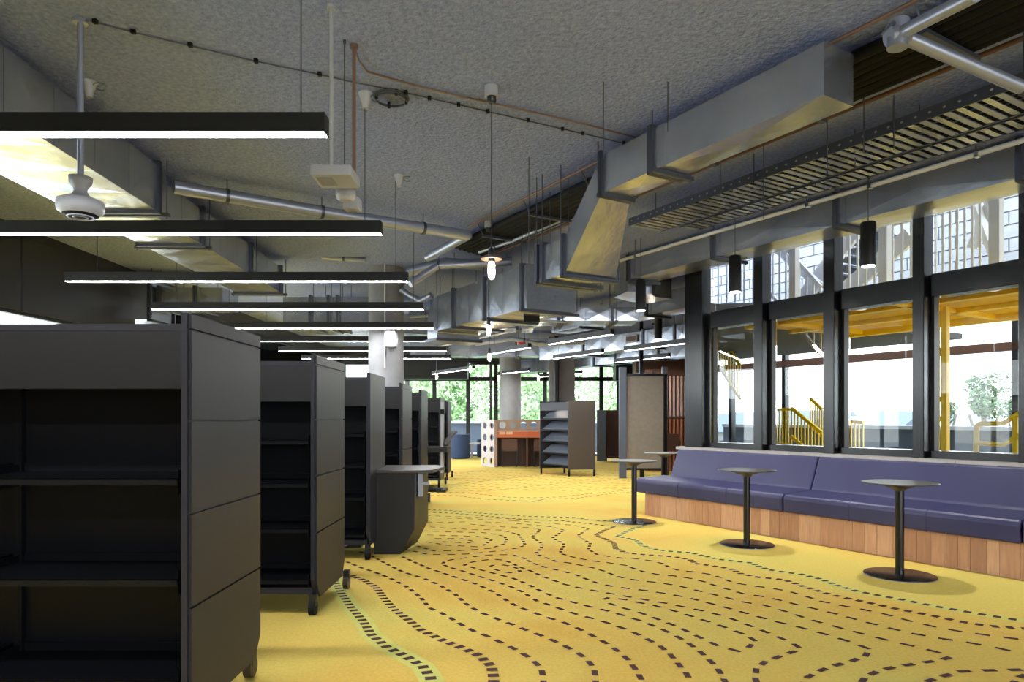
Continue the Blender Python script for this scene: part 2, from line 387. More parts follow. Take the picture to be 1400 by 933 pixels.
# handrail, yellow, at the head of a stair going down to the right
hr = thing('handrail', 'bent yellow tubular handrail behind the rightmost pane', 'handrail', (tt(1336,7.6), 7.6, 0), ANG)
P = lambda px, py, s_=7.6: Vector((tt(px, s_), s_, zz(px, py, s_)))
MB().tube([P(1334,640), P(1335,590), P(1336,583), P(1340,580), P(1372,579), P(1400,562), P(1440,538)], .026, 10).build('top_rail', 'yellow', hr)
MB().tube([P(1336,606), P(1372,608), P(1400,592), P(1440,568)], .024, 10).build('lower_rail', 'yellow', hr)
MB().tube([P(1388,650), P(1388,572)], .024, 10).build('post', 'yellow', hr)
def balustrade(px0, px1, py_top0, py_top1, s_, z0off, n, lab, m='yellow', r=.018, step=None):
    t0, t1 = tt(px0, s_), tt(px1, s_); z0, z1 = zz(px0, py_top0, s_), zz(px1, py_top1, s_)
    o = thing('balustrade', lab, 'balustrade', (t0, s_, min(z0,z1)-z0off), ANG)
    MB().bar((t0,s_,z0), (t1,s_,z1), .05, .05).build('top_rail', m, o)
    MB().bar((t0,s_,z0-z0off), (t1,s_,z1-z0off), .05, .05).build('bottom_rail', m, o)
    for i in range(n+1):
        u = i/n; t_ = t0+(t1-t0)*u; z = z0+(z1-z0)*u
        MB().bar((t_,s_,z-z0off), (t_,s_,z), .02 if m=='yellow' else .026, .02).build('baluster', m, o)
    return o
balustrade(1058, 1082, 560, 560, 10.5, .62, 6, 'short level yellow balustrade behind the second pane from the left')
balustrade(1082, 1124, 558, 592, 10.5, .5, 9, 'yellow balustrade sloping down to the right behind the second pane')
balustrade(1108, 1124, 545, 560, 11.5, .5, 5, 'small sloping yellow balustrade beside the mullion of the second pane')
balustrade(1153, 1180, 576, 578, 10.5, .5, 5, 'low level yellow balustrade at the left of the third pane')
balustrade(982, 1012, 420+35, 500, 11.5, .7, 9, 'yellow stair balustrade high in the leftmost pane')
# white balustrades and stringers of the upper flight, seen over the yellow landing
balustrade(1040, 1122, 300, 392, 9.2, 1.0, 9, 'white upper stair balustrade rising left above the second pane', 'wgrey')
o = balustrade(1150, 1246, 322, 300, 8.8, 1.15, 8, 'white vertical bar balustrade above the third pane', 'wgrey')
balustrade(1270, 1340, 250, 236, 9.0, 1.4, 7, 'white bar balustrade above the left half of the fourth pane', 'wgrey')
balustrade(960, 1030, 350, 342, 9.4, .9, 6, 'white bar balustrade above the leftmost pane', 'wgrey')
def stringer(p0, p1, s_, lab, w=.06, h=.26):
    a = Vector((tt(p0[0],s_), s_, zz(p0[0],p0[1],s_))); b = Vector((tt(p1[0],s_), s_, zz(p1[0],p1[1],s_)))
    return solo(MB().bar(a, b, w, h), 'stair_stringer', 'wgrey', lab, 'stair beam', tuple(a), ANG)
stringer((1090,420), (1180,300), 10.0, 'white diagonal stair beam crossing behind the upper panes, left of centre')
stringer((1150,402), (1245,322), 10.2, 'white diagonal stair beam behind the pane above the third window')
stringer((1330,268), (1362,352), 9.6, 'white raking beam falling right above the fourth pane')
stringer((1330,340), (1362,262), 9.7, 'white raking beam rising right above the fourth pane', .06, .14)
stringer((1050,330), (1122,392), 9.6, 'white stair beam falling right behind the upper second pane', .06, .12)
for k in range(9):
    s_ = 10.1; a = Vector((tt(1095+k*9,s_), s_, zz(1095+k*9,412-k*12,s_)))
    tr = MB().box(a.x-.16, a.x+.16, s_+.25, s_+1.1, a.z, a.z+.03)
    if k == 0: fl_ = thing('stair_flight', 'dark stair treads climbing behind the upper second pane', 'stairs', (a.x, s_, a.z), ANG)
    tr.build('tread', 'steeld', fl_)
for px, s_, lab in ((1210, 8.0, 'white round column above the third pane'), (1362, 8.0, 'white column above the fourth pane near its right end'), (1086, 8.4, 'white column above the second pane')):
    t_ = tt(px, s_); solo(MB().box(t_-.05, t_+.05, s_-.05, s_+.05, 2.62, 5.5), 'steel_column', 'wgrey', lab, 'column', (t_, s_, 2.62), ANG)
# ------------------------------------------------------------------ structure in the middle distance
# round concrete column behind the shelves
Y = 9.73; cx = (523.5-700)/FPX*Y
st(MB().lathe([(.25,0),(.25,CEILZ)], (cx, Y+.25, 0), 40).build('column', 'conc'))
MB().tube([(cx+.03,Y-.01,1.9),(cx+.03,Y-.01,CEILZ)], .012, 8).build('conduit', 'pipew', bpy.data.objects['column'])
def scol(px0, px1, Y, z1=CEILZ, d=.5, m='conc'):
    return st(MB().box((px0-700)/FPX*Y, (px1-700)/FPX*Y, Y, Y+d, 0, z1).build('column', m))
st(MB().lathe([(.31,0),(.31,CEILZ)], ((697.5-700)/FPX*20, 20, 0), 32).build('column', 'conc'))
scol(762, 786, 18.5, CEILZ, .5)
scol(751, 758, 18.3, CEILZ, .3)
for px in (759.5, 762):
    x = (px-700)/FPX*18.2; solo(MB().tube([(x,18.2,0),(x,18.2,CEILZ)], .035, 8), 'riser_pipe', 'blackm', 'dark vertical riser pipe beside the square concrete column, %s of two' % ('left' if px < 760 else 'right'), 'pipe', (x,18.2,0))
# dark bulkhead over the far windows and a brown one at the right
st(MB().box(fx(548,21), fx(640,21), 20.6, 21.2, 2.37, 3.05).build('trim_2', 'blackm'))
st(MB().box(3.0, HX(16.8)-.05, 16.8, 17.3, 2.3, 3.1).build('trim_3', 'brown'))
st(MB().box(fx(840,20.5), fx(850,20.5)+1.0, 20.2, 20.8, 2.3, 2.85).build('trim_4', 'blackm'))
# ------------------------------------------------------------------ carpet lines, printed dashes on the floor
BORD = [
 [(446,762),(452,774),(458,796),(467,812),(479,830),(496.4,850),(508,869),(528.6,885.5),(555,898.7),(578,912),(588.7,928),(594,948)],
 [(479,787),(499,795),(514,803.5),(525.7,819.6),(537.4,832.8),(555,846),(575.5,862),(601.8,875),(631,886.4),(654.5,897),(672,911.8),(675,928),(675,950)],
 [(560,697),(611.4,698.5),(645.7,701.5),(722,706.6),(787.4,708.3),(802.9,711.4),(842,713.8),(881,719),(865.7,723.7),(852,729.7),(843.4,734),(862.3,737.4),(872.6,740.9),(876.9,746),(891.4,750.8),(912,754.2),(942.9,756.3),(963.4,761),(980.6,765.2),(1004.6,768),(1026.9,770.3),(1038.9,775.7),(1052.6,780),(1075.4,783.4),(1096,786),(1120,792),(1144,800.9),(1171.4,809),(1204,815.4),(1234.9,821),(1280,830),(1314,836),(1349.4,842),(1388,848),(1450,857)],
 [(560,700.2),(620,702.3),(654,705.4),(717,711),(768.6,712.6),(811.4,717.4),(840.6,720.8),(825,726),(814.9,732.3),(828.6,738.3),(838.9,742.6),(842.3,751),(857,757),(889.7,759.7),(922.3,762),(942.9,765.7),(951.4,771.4),(975.4,774.6),(999.4,778.6),(1013,785),(1033.7,789.7),(1061,792.3),(1073.7,794),(1099.4,803),(1128.6,811.7),(1154.3,818),(1183.4,824),(1228,833.8),(1276.6,843),(1311.7,850.5),(1350,856.7),(1389.7,859.2),(1450,866)],
 [(570,677),(624,678.3),(663,683),(731,686.3),(743,683),(788.6,681.7),(823,677),(857,673.7),(880,671)],
 [(570,673.7),(635,674),(697,680.6),(731,681),(766,680),(811,675),(857,671),(880,669)]]
THIN = [
 [(450,762),(474.3,769),(494.9,777.4),(518.9,785.4),(541,795),(560,805.5),(575.4,818),(587.4,832.2),(603.4,839),(617,846.7),(630.9,855),(646.3,863),(666.9,871),(686.6,880),(707,890),(725,901),(739.7,914),(743,928),(743,950)],
 [(490,754),(507.7,760.6),(532.6,774),(551.4,782.9),(578.9,791.4),(601,801),(621.7,812.9),(637,826.2),(648,833.3),(662.6,840.4),(680.6,847.6),(701,855),(720.9,863),(743,871),(764.6,880.5),(786,891),(802,902),(812.6,915.3),(814.3,930),(815,950)],
 [(548,761),(566.9,769.5),(585.7,777.7),(611.4,786.3),(652.6,800),(676.8,811),(686.6,817.6),(696,824),(709.7,831),(728,837.8),(746.6,844.7),(769.7,851.5),(790,860),(808,869),(827,879.3),(843.7,890.4),(858,902.4),(868,915),(877,930),(887,950)],
 [(549.7,751),(566.9,754.6),(580.6,757.7),(596.9,759),(618,759),(640,758),(658.9,756.3),(676,754.6),(693,752.5),(708.6,749.8),(718,746),(715.4,740),(708.6,731.4),(695,727.7),(682.9,725.4),(666.6,724.9),(648.6,725),(600,722),(575,720)],
 [(558,744),(570,747),(579.7,750),(592.6,753.7),(620,754),(652,752),(670.9,750.3),(688,744.8),(693,739),(689.7,734),(678.6,731.4),(660.6,728.9),(640,728.5),(590,727),(568,726)],
 [(604.6,772.2),(614,776.3),(628.6,780.3),(642,784.6),(656,789.2),(669.7,793.5),(684.6,798.3),(699,803.4),(713.7,809.8),(732.6,821.6),(750.6,827.8),(770.3,834.8),(792,842),(815,847.6),(838.6,855.3),(861.7,863.5),(882,873),(901.5,883.6),(915.7,895),(926.5,907.6),(938,921.6),(952,945)],
 [(604.6,772.2),(608,768),(623.4,764.9),(642,763),(660.6,760),(680,759.2),(700,759.2),(713.7,762.8),(729,770.9),(741,775),(756.6,779),(772.9,782.9),(788.3,787),(801,792.3),(814.9,797.4),(834.6,802),(859.4,805.5),(885.4,808.6),(911,812.5),(936,817),(960,823),(984.9,829.5),(1009.7,836.4),(1035,843.7),(1063.4,851.4),(1093.4,858.6),(1124,866.9),(1155,876.3),(1184,886.6),(1187,892),(1184,896.4),(1166.9,904),(1140.8,911),(1121.8,917.7),(1104,927),(1092,945)],
 [(640,717),(671,719.8),(688,721),(705,721.5),(722,722),(736.9,723.4),(737.7,726.3),(727.4,734.9),(741,744.3),(740,750),(733.4,756),(737.7,760),(759,767.8),(777,770.3),(795,773.8),(813,777.7),(826,781.7),(838.9,786.8),(854.3,791.8),(876.6,794.9),(902.6,797.8),(926.6,801.7),(948,806.9),(970,812.3),(993.4,818),(1018.3,824.3),(1047.2,829),(1072,836.3),(1096,844.2),(1122.6,852.3),(1152.6,860.5),(1184.9,869),(1220,878),(1258.6,886.7),(1293.7,896),(1297,900),(1285,903.6),(1255,908),(1226.9,912),(1201,918),(1184,926.4),(1168,945)],
 [(660,714),(700,716),(739,719.4),(753,720.8),(771,725.4),(754.9,736.6),(770.3,743.4),(771,746.9),(766,754),(768.6,758),(778.9,761.4),(794.3,764.9),(813,768),(832.9,770.3),(852.8,773.4),(866.6,778),(881,782.9),(900,786.3),(924,788.5),(948,792.3),(966.9,797.4),(981.4,803),(1000.3,807.7),(1014,812),(1042.3,816.3),(1066.9,821.6),(1092.6,828.3),(1120.9,834.8),(1150,842),(1178,850),(1209.7,858),(1244,866.4),(1282.6,873.3),(1323.7,879.3),(1366.6,887.5),(1400,895),(1450,905)],
 [(700,712.5),(750,716),(785.7,719),(804.6,723.4),(790,733),(796.9,737.8),(807,743.4),(804.6,752),(816.6,758.9),(835.4,762),(848.3,763.5),(868.3,764.5),(889.7,767.4),(905,771),(914.6,776),(927.4,780.6),(950.6,782.9),(972.9,786.3),(988.3,791.4),(1002,797.4),(1026,801.4),(1053.4,804.8),(1078.9,809.4),(1101,815.8),(1120.9,822.6),(1150,828.6),(1180.8,834.4),(1211.4,841),(1240.6,849),(1274,857),(1310.9,863.9),(1353.7,869.9),(1391,874.5),(1450,881)],
 [(690.6,767),(675,765.2),(655.4,767.4),(640,770.4),(636,773),(640,774.8),(653.7,779),(668.3,782.9),(683.7,787),(700,791),(712.9,796),(724.9,801.4),(736,807.2),(748,812.9),(764.3,818.9),(784,824.5),(806.3,830.3),(830.1,836),(853,842.4),(876.3,849.8),(896.9,858),(918.6,867.3),(936.3,877.2),(952.6,888),(966,900),(979.7,913),(988.6,927.6),(999,948)],
 [(690.6,767),(700,771),(710.3,776),(722.3,780),(732.6,784.6),(743.7,789.7),(758.3,794.9),(771,799.5),(790,804),(811.4,808.2),(835.4,812.5),(860,817),(885.7,821.5),(912.3,826),(938.9,831.5),(966.3,837.3),(992,843.8),(1014.3,852.3),(1036.9,860.9),(1060,870.3),(1083,880),(1092,886),(1088.3,890.9),(1068.6,897.4),(1045.6,906),(1033.9,915.6),(1032.5,928),(1040,948)],
 [(822,821.9),(831.7,818),(854,820.7),(875.4,825),(897.7,829.6),(917.4,835),(938,841),(957.7,847.6),(978.3,854),(998.9,861.3),(1019.4,869),(1033,877.6),(1024.6,884.8),(1005.7,890.4),(981.7,884),(962.9,875.3),(945.7,867.3),(929.4,859.2),(911.4,851.9),(892.6,845),(875,838.5),(856,833.3),(838,827.5),(822,821.9)],
 [(1258,948),(1271,931.6),(1290,925),(1317.7,919),(1352,917.5),(1389.7,916.7),(1450,915)],
 [(1370,950),(1394,927),(1430,912)],
 [(667.4,776.3),(674.3,773.4),(688.9,773.4),(700,775),(708.6,778.6),(711,782.3),(700,784.2),(686.3,782.3),(676,779),(667.4,776.3)],
 [(580,732),(620,733),(653.7,734.3),(672.6,738.3),(662.3,745.7),(648.6,748),(610,746),(575,740)],
 [(590,737),(630,737),(648,741),(640,743),(600,741)],
 [(565,714),(600,715),(640,714)], [(565,708),(640,710),(700,712.5)], [(565,705),(640,707.5),(740,712)]]
def walk(pts, pitch, ln, wd, mb, z):
    P = [Vector(FL(*p)) for p in pts]; acc = 0.0; nxt = pitch*.5
    for a, b in zip(P[:-1], P[1:]):
        d = b-a; L = d.length
        if L < 1e-6: continue
        u = d/L; v = Vector((-u.y, u.x))
        while nxt <= acc+L:
            c = a+u*(nxt-acc); q = [c-u*ln/2-v*wd/2, c+u*ln/2-v*wd/2, c+u*ln/2+v*wd/2, c-u*ln/2+v*wd/2]
            mb.add([(p.x,p.y,z) for p in q], [(0,1,2,3)]); nxt += pitch
        acc += L
def ribbon(pts, wd, mb, z):
    P = [Vector(FL(*p)) for p in pts]; L = []; R = []
    for i, p in enumerate(P):
        d = (P[min(i+1,len(P)-1)]-P[max(i-1,0)]).normalized(); v = Vector((-d.y, d.x))*wd/2
        L.append((p.x+v.x,p.y+v.y,z)); R.append((p.x-v.x,p.y-v.y,z))
    n = len(P); mb.add(L+R, [(i,n+i,n+i+1,i+1) for i in range(n-1)])
mb = MB(); ribbon(BORD[0], .115, mb, .0012); ribbon(BORD[2], .10, mb, .0012); mb.build('carpet_green_line', 'halo', floor, kind='stuff')
mb = MB()
for b in BORD[:4]: walk(b, .076, .040, .052, mb, .0022)
for b in BORD[4:]: walk(b, .10, .05, .05, mb, .0022)
for t_ in THIN: walk(t_, .128, .068, .030, mb, .0022)
mb.build('carpet_dash', 'dash', floor, kind='stuff')
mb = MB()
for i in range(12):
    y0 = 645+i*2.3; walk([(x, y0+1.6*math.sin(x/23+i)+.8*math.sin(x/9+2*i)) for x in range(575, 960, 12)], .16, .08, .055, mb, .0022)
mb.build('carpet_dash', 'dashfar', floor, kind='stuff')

# flights of dark treads behind the white stringers, a grey landing wall piece

# ================================================================== OUTSIDE
gz = -3.6
st(MB().box(-140, 220, 24.6, 300, gz-.3, gz).build('ground', 'paver'))
st(MB().box(-5.6, HX(24), 22.32, 24.4, -.2, 0).build('floor_balcony', 'bounce_slab'))
st(MB().box(-30, -5.62, -12, 26, -.3, -.05).build('bounce_slab', 'bounce_slab'))  # added pale slab, throws daylight up onto ceiling and ducts
st(MB().box(-5.62, 14, -16, -5.25, -.3, -.05).build('bounce_slab', 'bounce_slab'))  # second added slab for bounce, outside the windows behind the camera
pw = MB().box(-5.6, HX(24), 24.2, 24.32, 0, 1.02).build('wall_parapet', 'parapet'); st(pw)
MB().box(-5.6, HX(24), 24.15, 24.37, 1.02, 1.1).build('handrail_cap', 'wgrey', pw)
ph = wframe('wall_parapet_hall'); MB().box(-14, 12, SB+1.6, SB+1.7, -.2, .95).build('parapet', 'parapet', ph)
MB().box(-14, 12, SB+1.55, SB+1.75, .95, 1.03).build('handrail_cap', 'wgrey', ph)
MB().box(-14, 12, SB+.3, SB+1.6, -.3, -.1).build('balcony_slab', 'paver', ph)
def crown(n, rx, ry, rz, leaf, seed, blobs=9):
    r = random.Random(seed); mb = MB(); C = [(r.uniform(-.6,.6), r.uniform(-.6,.6), r.uniform(-.6,.7), r.uniform(.35,.6)) for _ in range(blobs)]
    for i in range(n):
        c = C[r.randrange(blobs)]; d = Vector((r.gauss(0,1), r.gauss(0,1), r.gauss(0,1))).normalized()*c[3]*r.uniform(.7,1.05)
        p = Vector(((c[0]+d.x)*rx, (c[1]+d.y)*ry, (c[2]+d.z)*rz))
        a = Vector((r.gauss(0,1), r.gauss(0,1), r.gauss(0,1))).normalized()*leaf; b = a.orthogonal().normalized()*leaf*.5
        mb.add([p-a, p+b, p+a, p-b], [(0,1,2,3)])
    return mb
def tree(name, lab, x, y, cz, rx, rz, leaf, n, seed, mat_='leaf', group='trees beyond the far windows'):
    o = thing(name, lab, 'tree', at=(x, y, gz), group=group)
    mb = crown(n, rx, rx*.7, rz, leaf, seed); mb.v = [(a,b,c+cz-gz) for a,b,c in mb.v]; mb.build('crown', mat_, o)
    t = MB(); t.tube([(0,0,0),(.1,0,(cz-gz)*.5),(0,.1,cz-gz)], [.22,.17,.08], 8); t.tube([(.1,0,(cz-gz)*.5),(.9,.1,(cz-gz)*.9)], [.12,.05], 6); t.tube([(.1,0,(cz-gz)*.45),(-.8,-.1,(cz-gz)*.85)], [.12,.05], 6)
    t.build('trunk', 'bark', o); return o
tl = ['leafy green tree outside the far windows behind the bookshelf ends', 'leafy green tree outside the far window left of the pale round column', 'leafy green tree outside the window right of the pale round column', 'leafy green tree outside the far window above the lone castored bookshelf', 'leafy green tree outside the window left of the grey felt panel']
for i, (px, lab) in enumerate(zip((565, 640, 715, 770, 835), tl)):
    tree('leafy_tree', lab, (px-700)/FPX*29, 29+(i % 2)*2, 1.7, 2.3, 3.2, .11, 5200, 11+i)
for i, (px, Y_, lab) in enumerate(((1345, 34, 'broad dark tree on the skyline behind the rightmost pane'), (1290, 44, 'dark tree on the skyline left of the broad one, rightmost pane'), (1395, 40, 'dark tree at the right edge of the rightmost pane'))):
    tree('skyline_tree', lab, (px-700)/FPX*Y_, Y_, 1.75+(.5 if i==0 else .2), 1.15, 1.0, .10, 2600, 30+i, 'darkleaf', 'dark trees outside the stair hall windows')
def house(px, Y_, w, h, lab):
    x = (px-700)/FPX*Y_
    o = thing('house', lab, 'house', at=(x, Y_, gz), group='low houses outside')
    MB().box(-w/2, w/2, 0, 6, 0, h).build('wall', 'house', o)
    MB().prismx([(-.4,h),(6.4,h),(3,h+1.6)], -w/2-.4, w/2+.4).build('roof', 'roof', o)
    for i in range(int(w//2.4)): MB().box(-w/2+1+i*2.4, -w/2+2+i*2.4, -.05, .02, h*.45, h*.8).build('window', 'darkroom', o)
for i, (px, Y_, w, h) in enumerate(((985,60,7,3.6),(1075,66,7,3.8),(1195,62,6,3.4),(1240,74,8,4.0),(1125,86,8,4.2),(1330,66,6,3.6))):
    house(px, Y_, w, h, 'low grey roofed house outside the stair hall, %s from the left' % ORD[[0,1,3,4,2,5][i]])

# ================================================================== BOOKSHELVES
DEP = .71
def castor(parent, x, y, z0=.0, r=.047, bracket=.13, m='rubber'):
    c = MB().box(x-.02, x+.02, y-.02, y+.03, z0+r*1.2, z0+bracket).build('castor', 'blackm', parent)
    w = MB().tube([(x-.018,y,z0+r),(x+.018,y,z0+r)], r, 18).build('wheel', m, None); w.parent = c; w['_b'] = tuple(c.get('_b',(0,0,0)))
    return c
def shelf_unit(lab, Y0, tiers, style='boards', W_=1.8, H=1.585, bays=2, slots=False, group='black mobile bookshelves in a row on the left'):
    x1 = -1.17-.0053*Y0
    o = thing('bookshelf', lab, 'bookshelf', at=(x1, Y0, 0), group=group)
    for sx in (0, -W_+.02):                                   # end panels
        e = MB().prismx([(0,.22),(.0,H),(DEP,H),(DEP,.22),(DEP-.06,.12),(.06,.12)], sx-.022, sx).build('end_panel', 'shelf', o)
        if style == 'boards':
            zs = [.11, .505, .85, 1.19, 1.525, H]
            for a, b in zip(zs[:-1], zs[1:]):
                lo = a+.004 if a > .2 else a
                s_ = 1 if sx == 0 else -1
                pts = [(.012,lo),(.012,b-.004),(DEP-.004,b-.004),(DEP-.004,lo)] if a > .2 else [(.012,.20),(.012,b-.004),(DEP-.004,b-.004),(DEP-.004,.20),(DEP-.07,.10),(.09,.10)]
                x_a, x_b = (0, .012) if sx == 0 else (sx-.034, sx-.022)
                MB().prismx(pts, x_a, x_b).build('cladding_panel', 'shelf', e)
        else:
            MB().box(*((0, .010) if sx == 0 else (sx-.032, sx-.022)), .0, DEP-.02, .14, H-.004).build('cladding_panel', 'shelf', e)
    MB().box(-W_+.02, -.022, .01, DEP-.01, 1.52, 1.545).build('top_panel', 'shelf', o)
    MB().box(-W_+.02, -.022, DEP/2-.01, DEP/2+.01, .2, 1.52).build('back_panel', 'shelfin', o)
    MB().box(-W_+.02, -.022, .012, .03, tiers[0], 1.545).build('header_panel', 'header', o, bevel=.002)
    MB().box(-W_+.02, -.022, DEP-.03, DEP-.012, tiers[0], 1.545).build('header_panel', 'header', o, bevel=.002)
    bw_ = (W_-.042)/bays
    for b in range(bays):
        xa = -W_+.02+b*bw_+.02; xb = xa+bw_-.04
        for side in (0, 1):
            for z in tiers[1:]:
                s = MB()
                y0, y1 = (.012, DEP/2-.015) if side == 0 else (DEP/2+.015, DEP-.012)
                s.box(xa, xb, y0, y1, z-.004, z)
                ye = y0 if side == 0 else y1
                s.box(xa, xb, min(ye, ye+(.004 if side==0 else -.004)), max(ye, ye+(.004 if side==0 else -.004)), z-.026, z+.001)
                yb = (y1-.004, y1) if side == 0 else (y0, y0+.004)
                s.box(xa, xb, yb[0], yb[1], z, z+.035)
                s.box(xa, xa+.003, y0+.01, y1, z-.06, z+.03); s.box(xb-.003, xb, y0+.01, y1, z-.06, z+.03)
                s.build('shelf', 'shelfin', o)
    for b in range(bays+1):
        x = -W_+.035+b*bw_-(.02 if b == bays else 0)
        u = MB().box(x-.012, x+.018, DEP/2-.035, DEP/2+.035, .16, 1.52).build('upright', 'shelfin', o)
        if slots and b == 1:
            sl_ = MB(); z = .25
            while z < 1.3: sl_.box(x+.0, x+.006, DEP/2-.0365, DEP/2-.034, z, z+.016); z += .025
            q = sl_.build('slot', 'rubber', None, kind='stuff'); q.parent = u; q['_b'] = (0.,0.,0.)
    MB().box(-W_+.02, -.022, .03, DEP-.03, .13, .17).build('base_rail', 'shelf', o)
    castor(o, -.02, .04); castor(o, -.03 if slots else .03, DEP-.02, m='brownwheel'); castor(o, -W_+.04, .04); castor(o, -W_+.04, DEP-.03)
    return o
T4 = [1.307, .98, .61, .24]
T5 = [1.30, 1.067, .806, .53, .22]
YS = [2.53, 4.19, 5.84, 7.6, 9.25]
labs = ['nearest black double-sided bookshelf, cut off by the left edge of the photo',
 'second black bookshelf from the camera, standing on two castors, close to the green dashed line',
 'third black bookshelf, plain end panel with the dark desk attached to it',
 'fourth black bookshelf, half hidden behind the small desk top',
 'fifth black bookshelf, narrow sliver in front of the sixth']
for i, (Y0, lab) in enumerate(zip(YS, labs)):
    shelf_unit(lab, Y0, T4 if i == 0 else T5, 'plain' if i == 2 else 'boards', slots=(i == 0), W_=1.72 if i == 0 else 1.8)
shelf_unit('sixth black bookshelf, with the folding screen stand against its end', 11.9, T5, 'plain', H=1.56)
shelf_unit('last black bookshelf in the row, its castors against the far windows', 13.4, T5, 'plain', H=1.52)
# bookshelf standing alone at the middle, turned
def alone():
    o = thing('bookshelf', 'brown-black castored bookshelf standing alone in the middle of the carpet', 'bookshelf', at=(1.152, 14.25, 0))
    a1 = math.radians(8); ux, uy = math.cos(a1), math.sin(a1)
    o.rotation_euler = (0,0,0)
    # local: end panel along +x from the corner, long open side running back to the left
    ex = Vector((.57,.12,0)); lx = Vector((-.55,.78,0)); H = 1.56; th = .025
    def pan(p, q, z0, z1, t=.025):
        p = Vector(p); q = Vector(q); return MB().bar(Vector((p.x,p.y,(z0+z1)/2)), Vector((q.x,q.y,(z0+z1)/2)), t, z1-z0)
    pan((0,0,0), ex, .14, H).build('end_panel', 'brownsh', o, bevel=.003)
    pan(lx, lx+ex, .12, H).build('end_panel', 'shelf', o)
    m0 = ex*.5; pan(m0, m0+lx, .14, H-.03).build('back_panel', 'shelfin', o)
    pan(ex*.03, ex*.03+lx, H-.2, H-.03).build('header_panel', 'shelf', o)
    for z in (.2, .45, .7, .94, 1.17):
        a = Vector((0,0,0))+ex*.03; pts = [(p.x,p.y) for p in (a, a+lx, a+lx+ex*.94, a+ex*.94)]
        MB().prism(pts, z, z+.02).build('shelf', 'shelfin', o)
        # sloping display plates
        b0 = ex*.08; b1 = ex*.44
        q = [(b0+lx*.03)+Vector((0,0,z+.03)), (b0+lx*.97)+Vector((0,0,z+.03)), (b1+lx*.97)+Vector((0,0,z+.19)), (b1+lx*.03)+Vector((0,0,z+.19))]
        MB().hexa(q, [v+Vector((0,0,.006)) for v in q]).build('display_plate', 'plate', o)
    for p in (Vector((.02,.03,0)), ex*.96, lx+Vector((.03,0,0)), lx+ex*.95): castor(o, p.x, p.y, r=.06, bracket=.14)
alone()
# bookshelf at the far right, open brown inside with a bluish side
o = thing('bookshelf', 'low brown open bookcase with a pale blue end, left of the grey felt panel', 'bookshelf', at=((816-700)/FPX*19, 19.0, 0))
MB().box(0, .26, 0, .03, .02, 1.42).build('end_panel', 'blueframe', o); MB().box(.26, .84, 0, .04, 1.36, 1.42).build('top_panel', 'brown', o)
MB().box(.26, .28, 0, .5, .02, 1.4).build('side_panel', 'blackm', o); MB().box(.80, .84, 0, .5, .02, 1.4).build('side_panel', 'brown', o)
MB().box(.28, .80, .46, .5, .1, 1.4).build('back_panel', 'brown', o); MB().box(.28, .80, .02, .48, .1, .14).build('shelf', 'brown', o)
# ------------------------------------------------------------------ desk attached to the third bookshelf
o = thing('end_desk', 'dark end desk on a tapered black pedestal beside the third bookshelf', 'desk', at=(0,0,0))
tp = [(-1.22,6.08),(-.76,6.08),(-.70,6.12),(-.63,6.55),(-.66,6.66),(-.74,6.72),(-1.22,6.72)]
MB().prism(tp, .715, .745).build('desk_top', 'tabletop', o, bevel=.006)
MB().prismy([(-1.215,.0),(-.985,0),(-.86,.22),(-.86,.71),(-1.215,.71)], 6.12, 6.16).build('front_panel', 'blackm', o)
MB().hexa([(-.985,6.13,0),(-.86,6.13,.22),(-.80,6.62,.22),(-.90,6.62,.02)], [(-.86,6.13,.71),(-.855,6.13,.71),(-.80,6.62,.71),(-.805,6.62,.71)]).build('side_panel', 'blackm', o)
MB().box(-.84, -.80, 6.2, 6.26, .50, .71).build('bracket', 'pipe', o); MB().box(-.92, -.74, 6.22, 6.24, .60, .63).build('bracket', 'pipe', o)
solo(MB().box(-1.20,-.93,5.9,5.93,.735,.75), 'cable_grommet', 'blackm', 'flat black plate on the dark end desk', 'plate', (-1.06,5.91,.745)) if False else None
o = thing('power_box', 'low black box with two round sockets on the floor beside the third bookshelf', 'power box', base=(-1.60,6.3,0))
MB().box(-1.85,-1.36,6.25,6.35,.03,.13).build('casing', 'blackm', o, bevel=.006)
for x in (-1.60,-1.50): MB().tube([(x,6.25,.075),(x,6.235,.075)], .028, 16).build('socket', 'white', o)
# ------------------------------------------------------------------ screen stand and tray at the sixth bookshelf
Yk = 11.2
def kx(px): return (px-700)/FPX*Yk
def kz(py): return CAMZ+(HY-py)*Yk/FPX
o = thing('screen_stand', 'pale upright stand with a tilted arm and black shelf beside the sixth bookshelf', 'stand', base=(kx(604),Yk,0))
MB().box(kx(602.5),kx(606),Yk-.02,Yk+.05,kz(647),kz(550)).build('post', 'white', o)
MB().box(kx(602),kx(607.5),Yk-.06,Yk-.02,kz(567),kz(560)).build('camera_head', 'rubber', o, bevel=.005)
MB().box(kx(581),kx(612),Yk-.05,Yk+.5,kz(619),kz(611.5)).build('tray', 'blackm', o, bevel=.006)
MB().bar((kx(607),Yk,kz(608)),(kx(622),Yk+.05,kz(590)),.3,.025).build('tilted_arm', 'tabletop', o)
MB().bar((kx(583),Yk,kz(611)),(kx(581),Yk,kz(585)),.05,.03).build('side_arm', 'pipe', o)
MB().box(kx(596),kx(609),Yk+.0,Yk+.4,0,.04).build('base', 'blackm', o)
Yk = 11.7
solo(MB().box((583-700)/FPX*11.4,(605-700)/FPX*11.4,11.25,11.55,.0,.05), 'floor_plate', 'rubber', 'flat dark foot plate on the carpet beyond the end desk', 'plate', ((594-700)/FPX*11.4,11.4,0), bevel=.008)

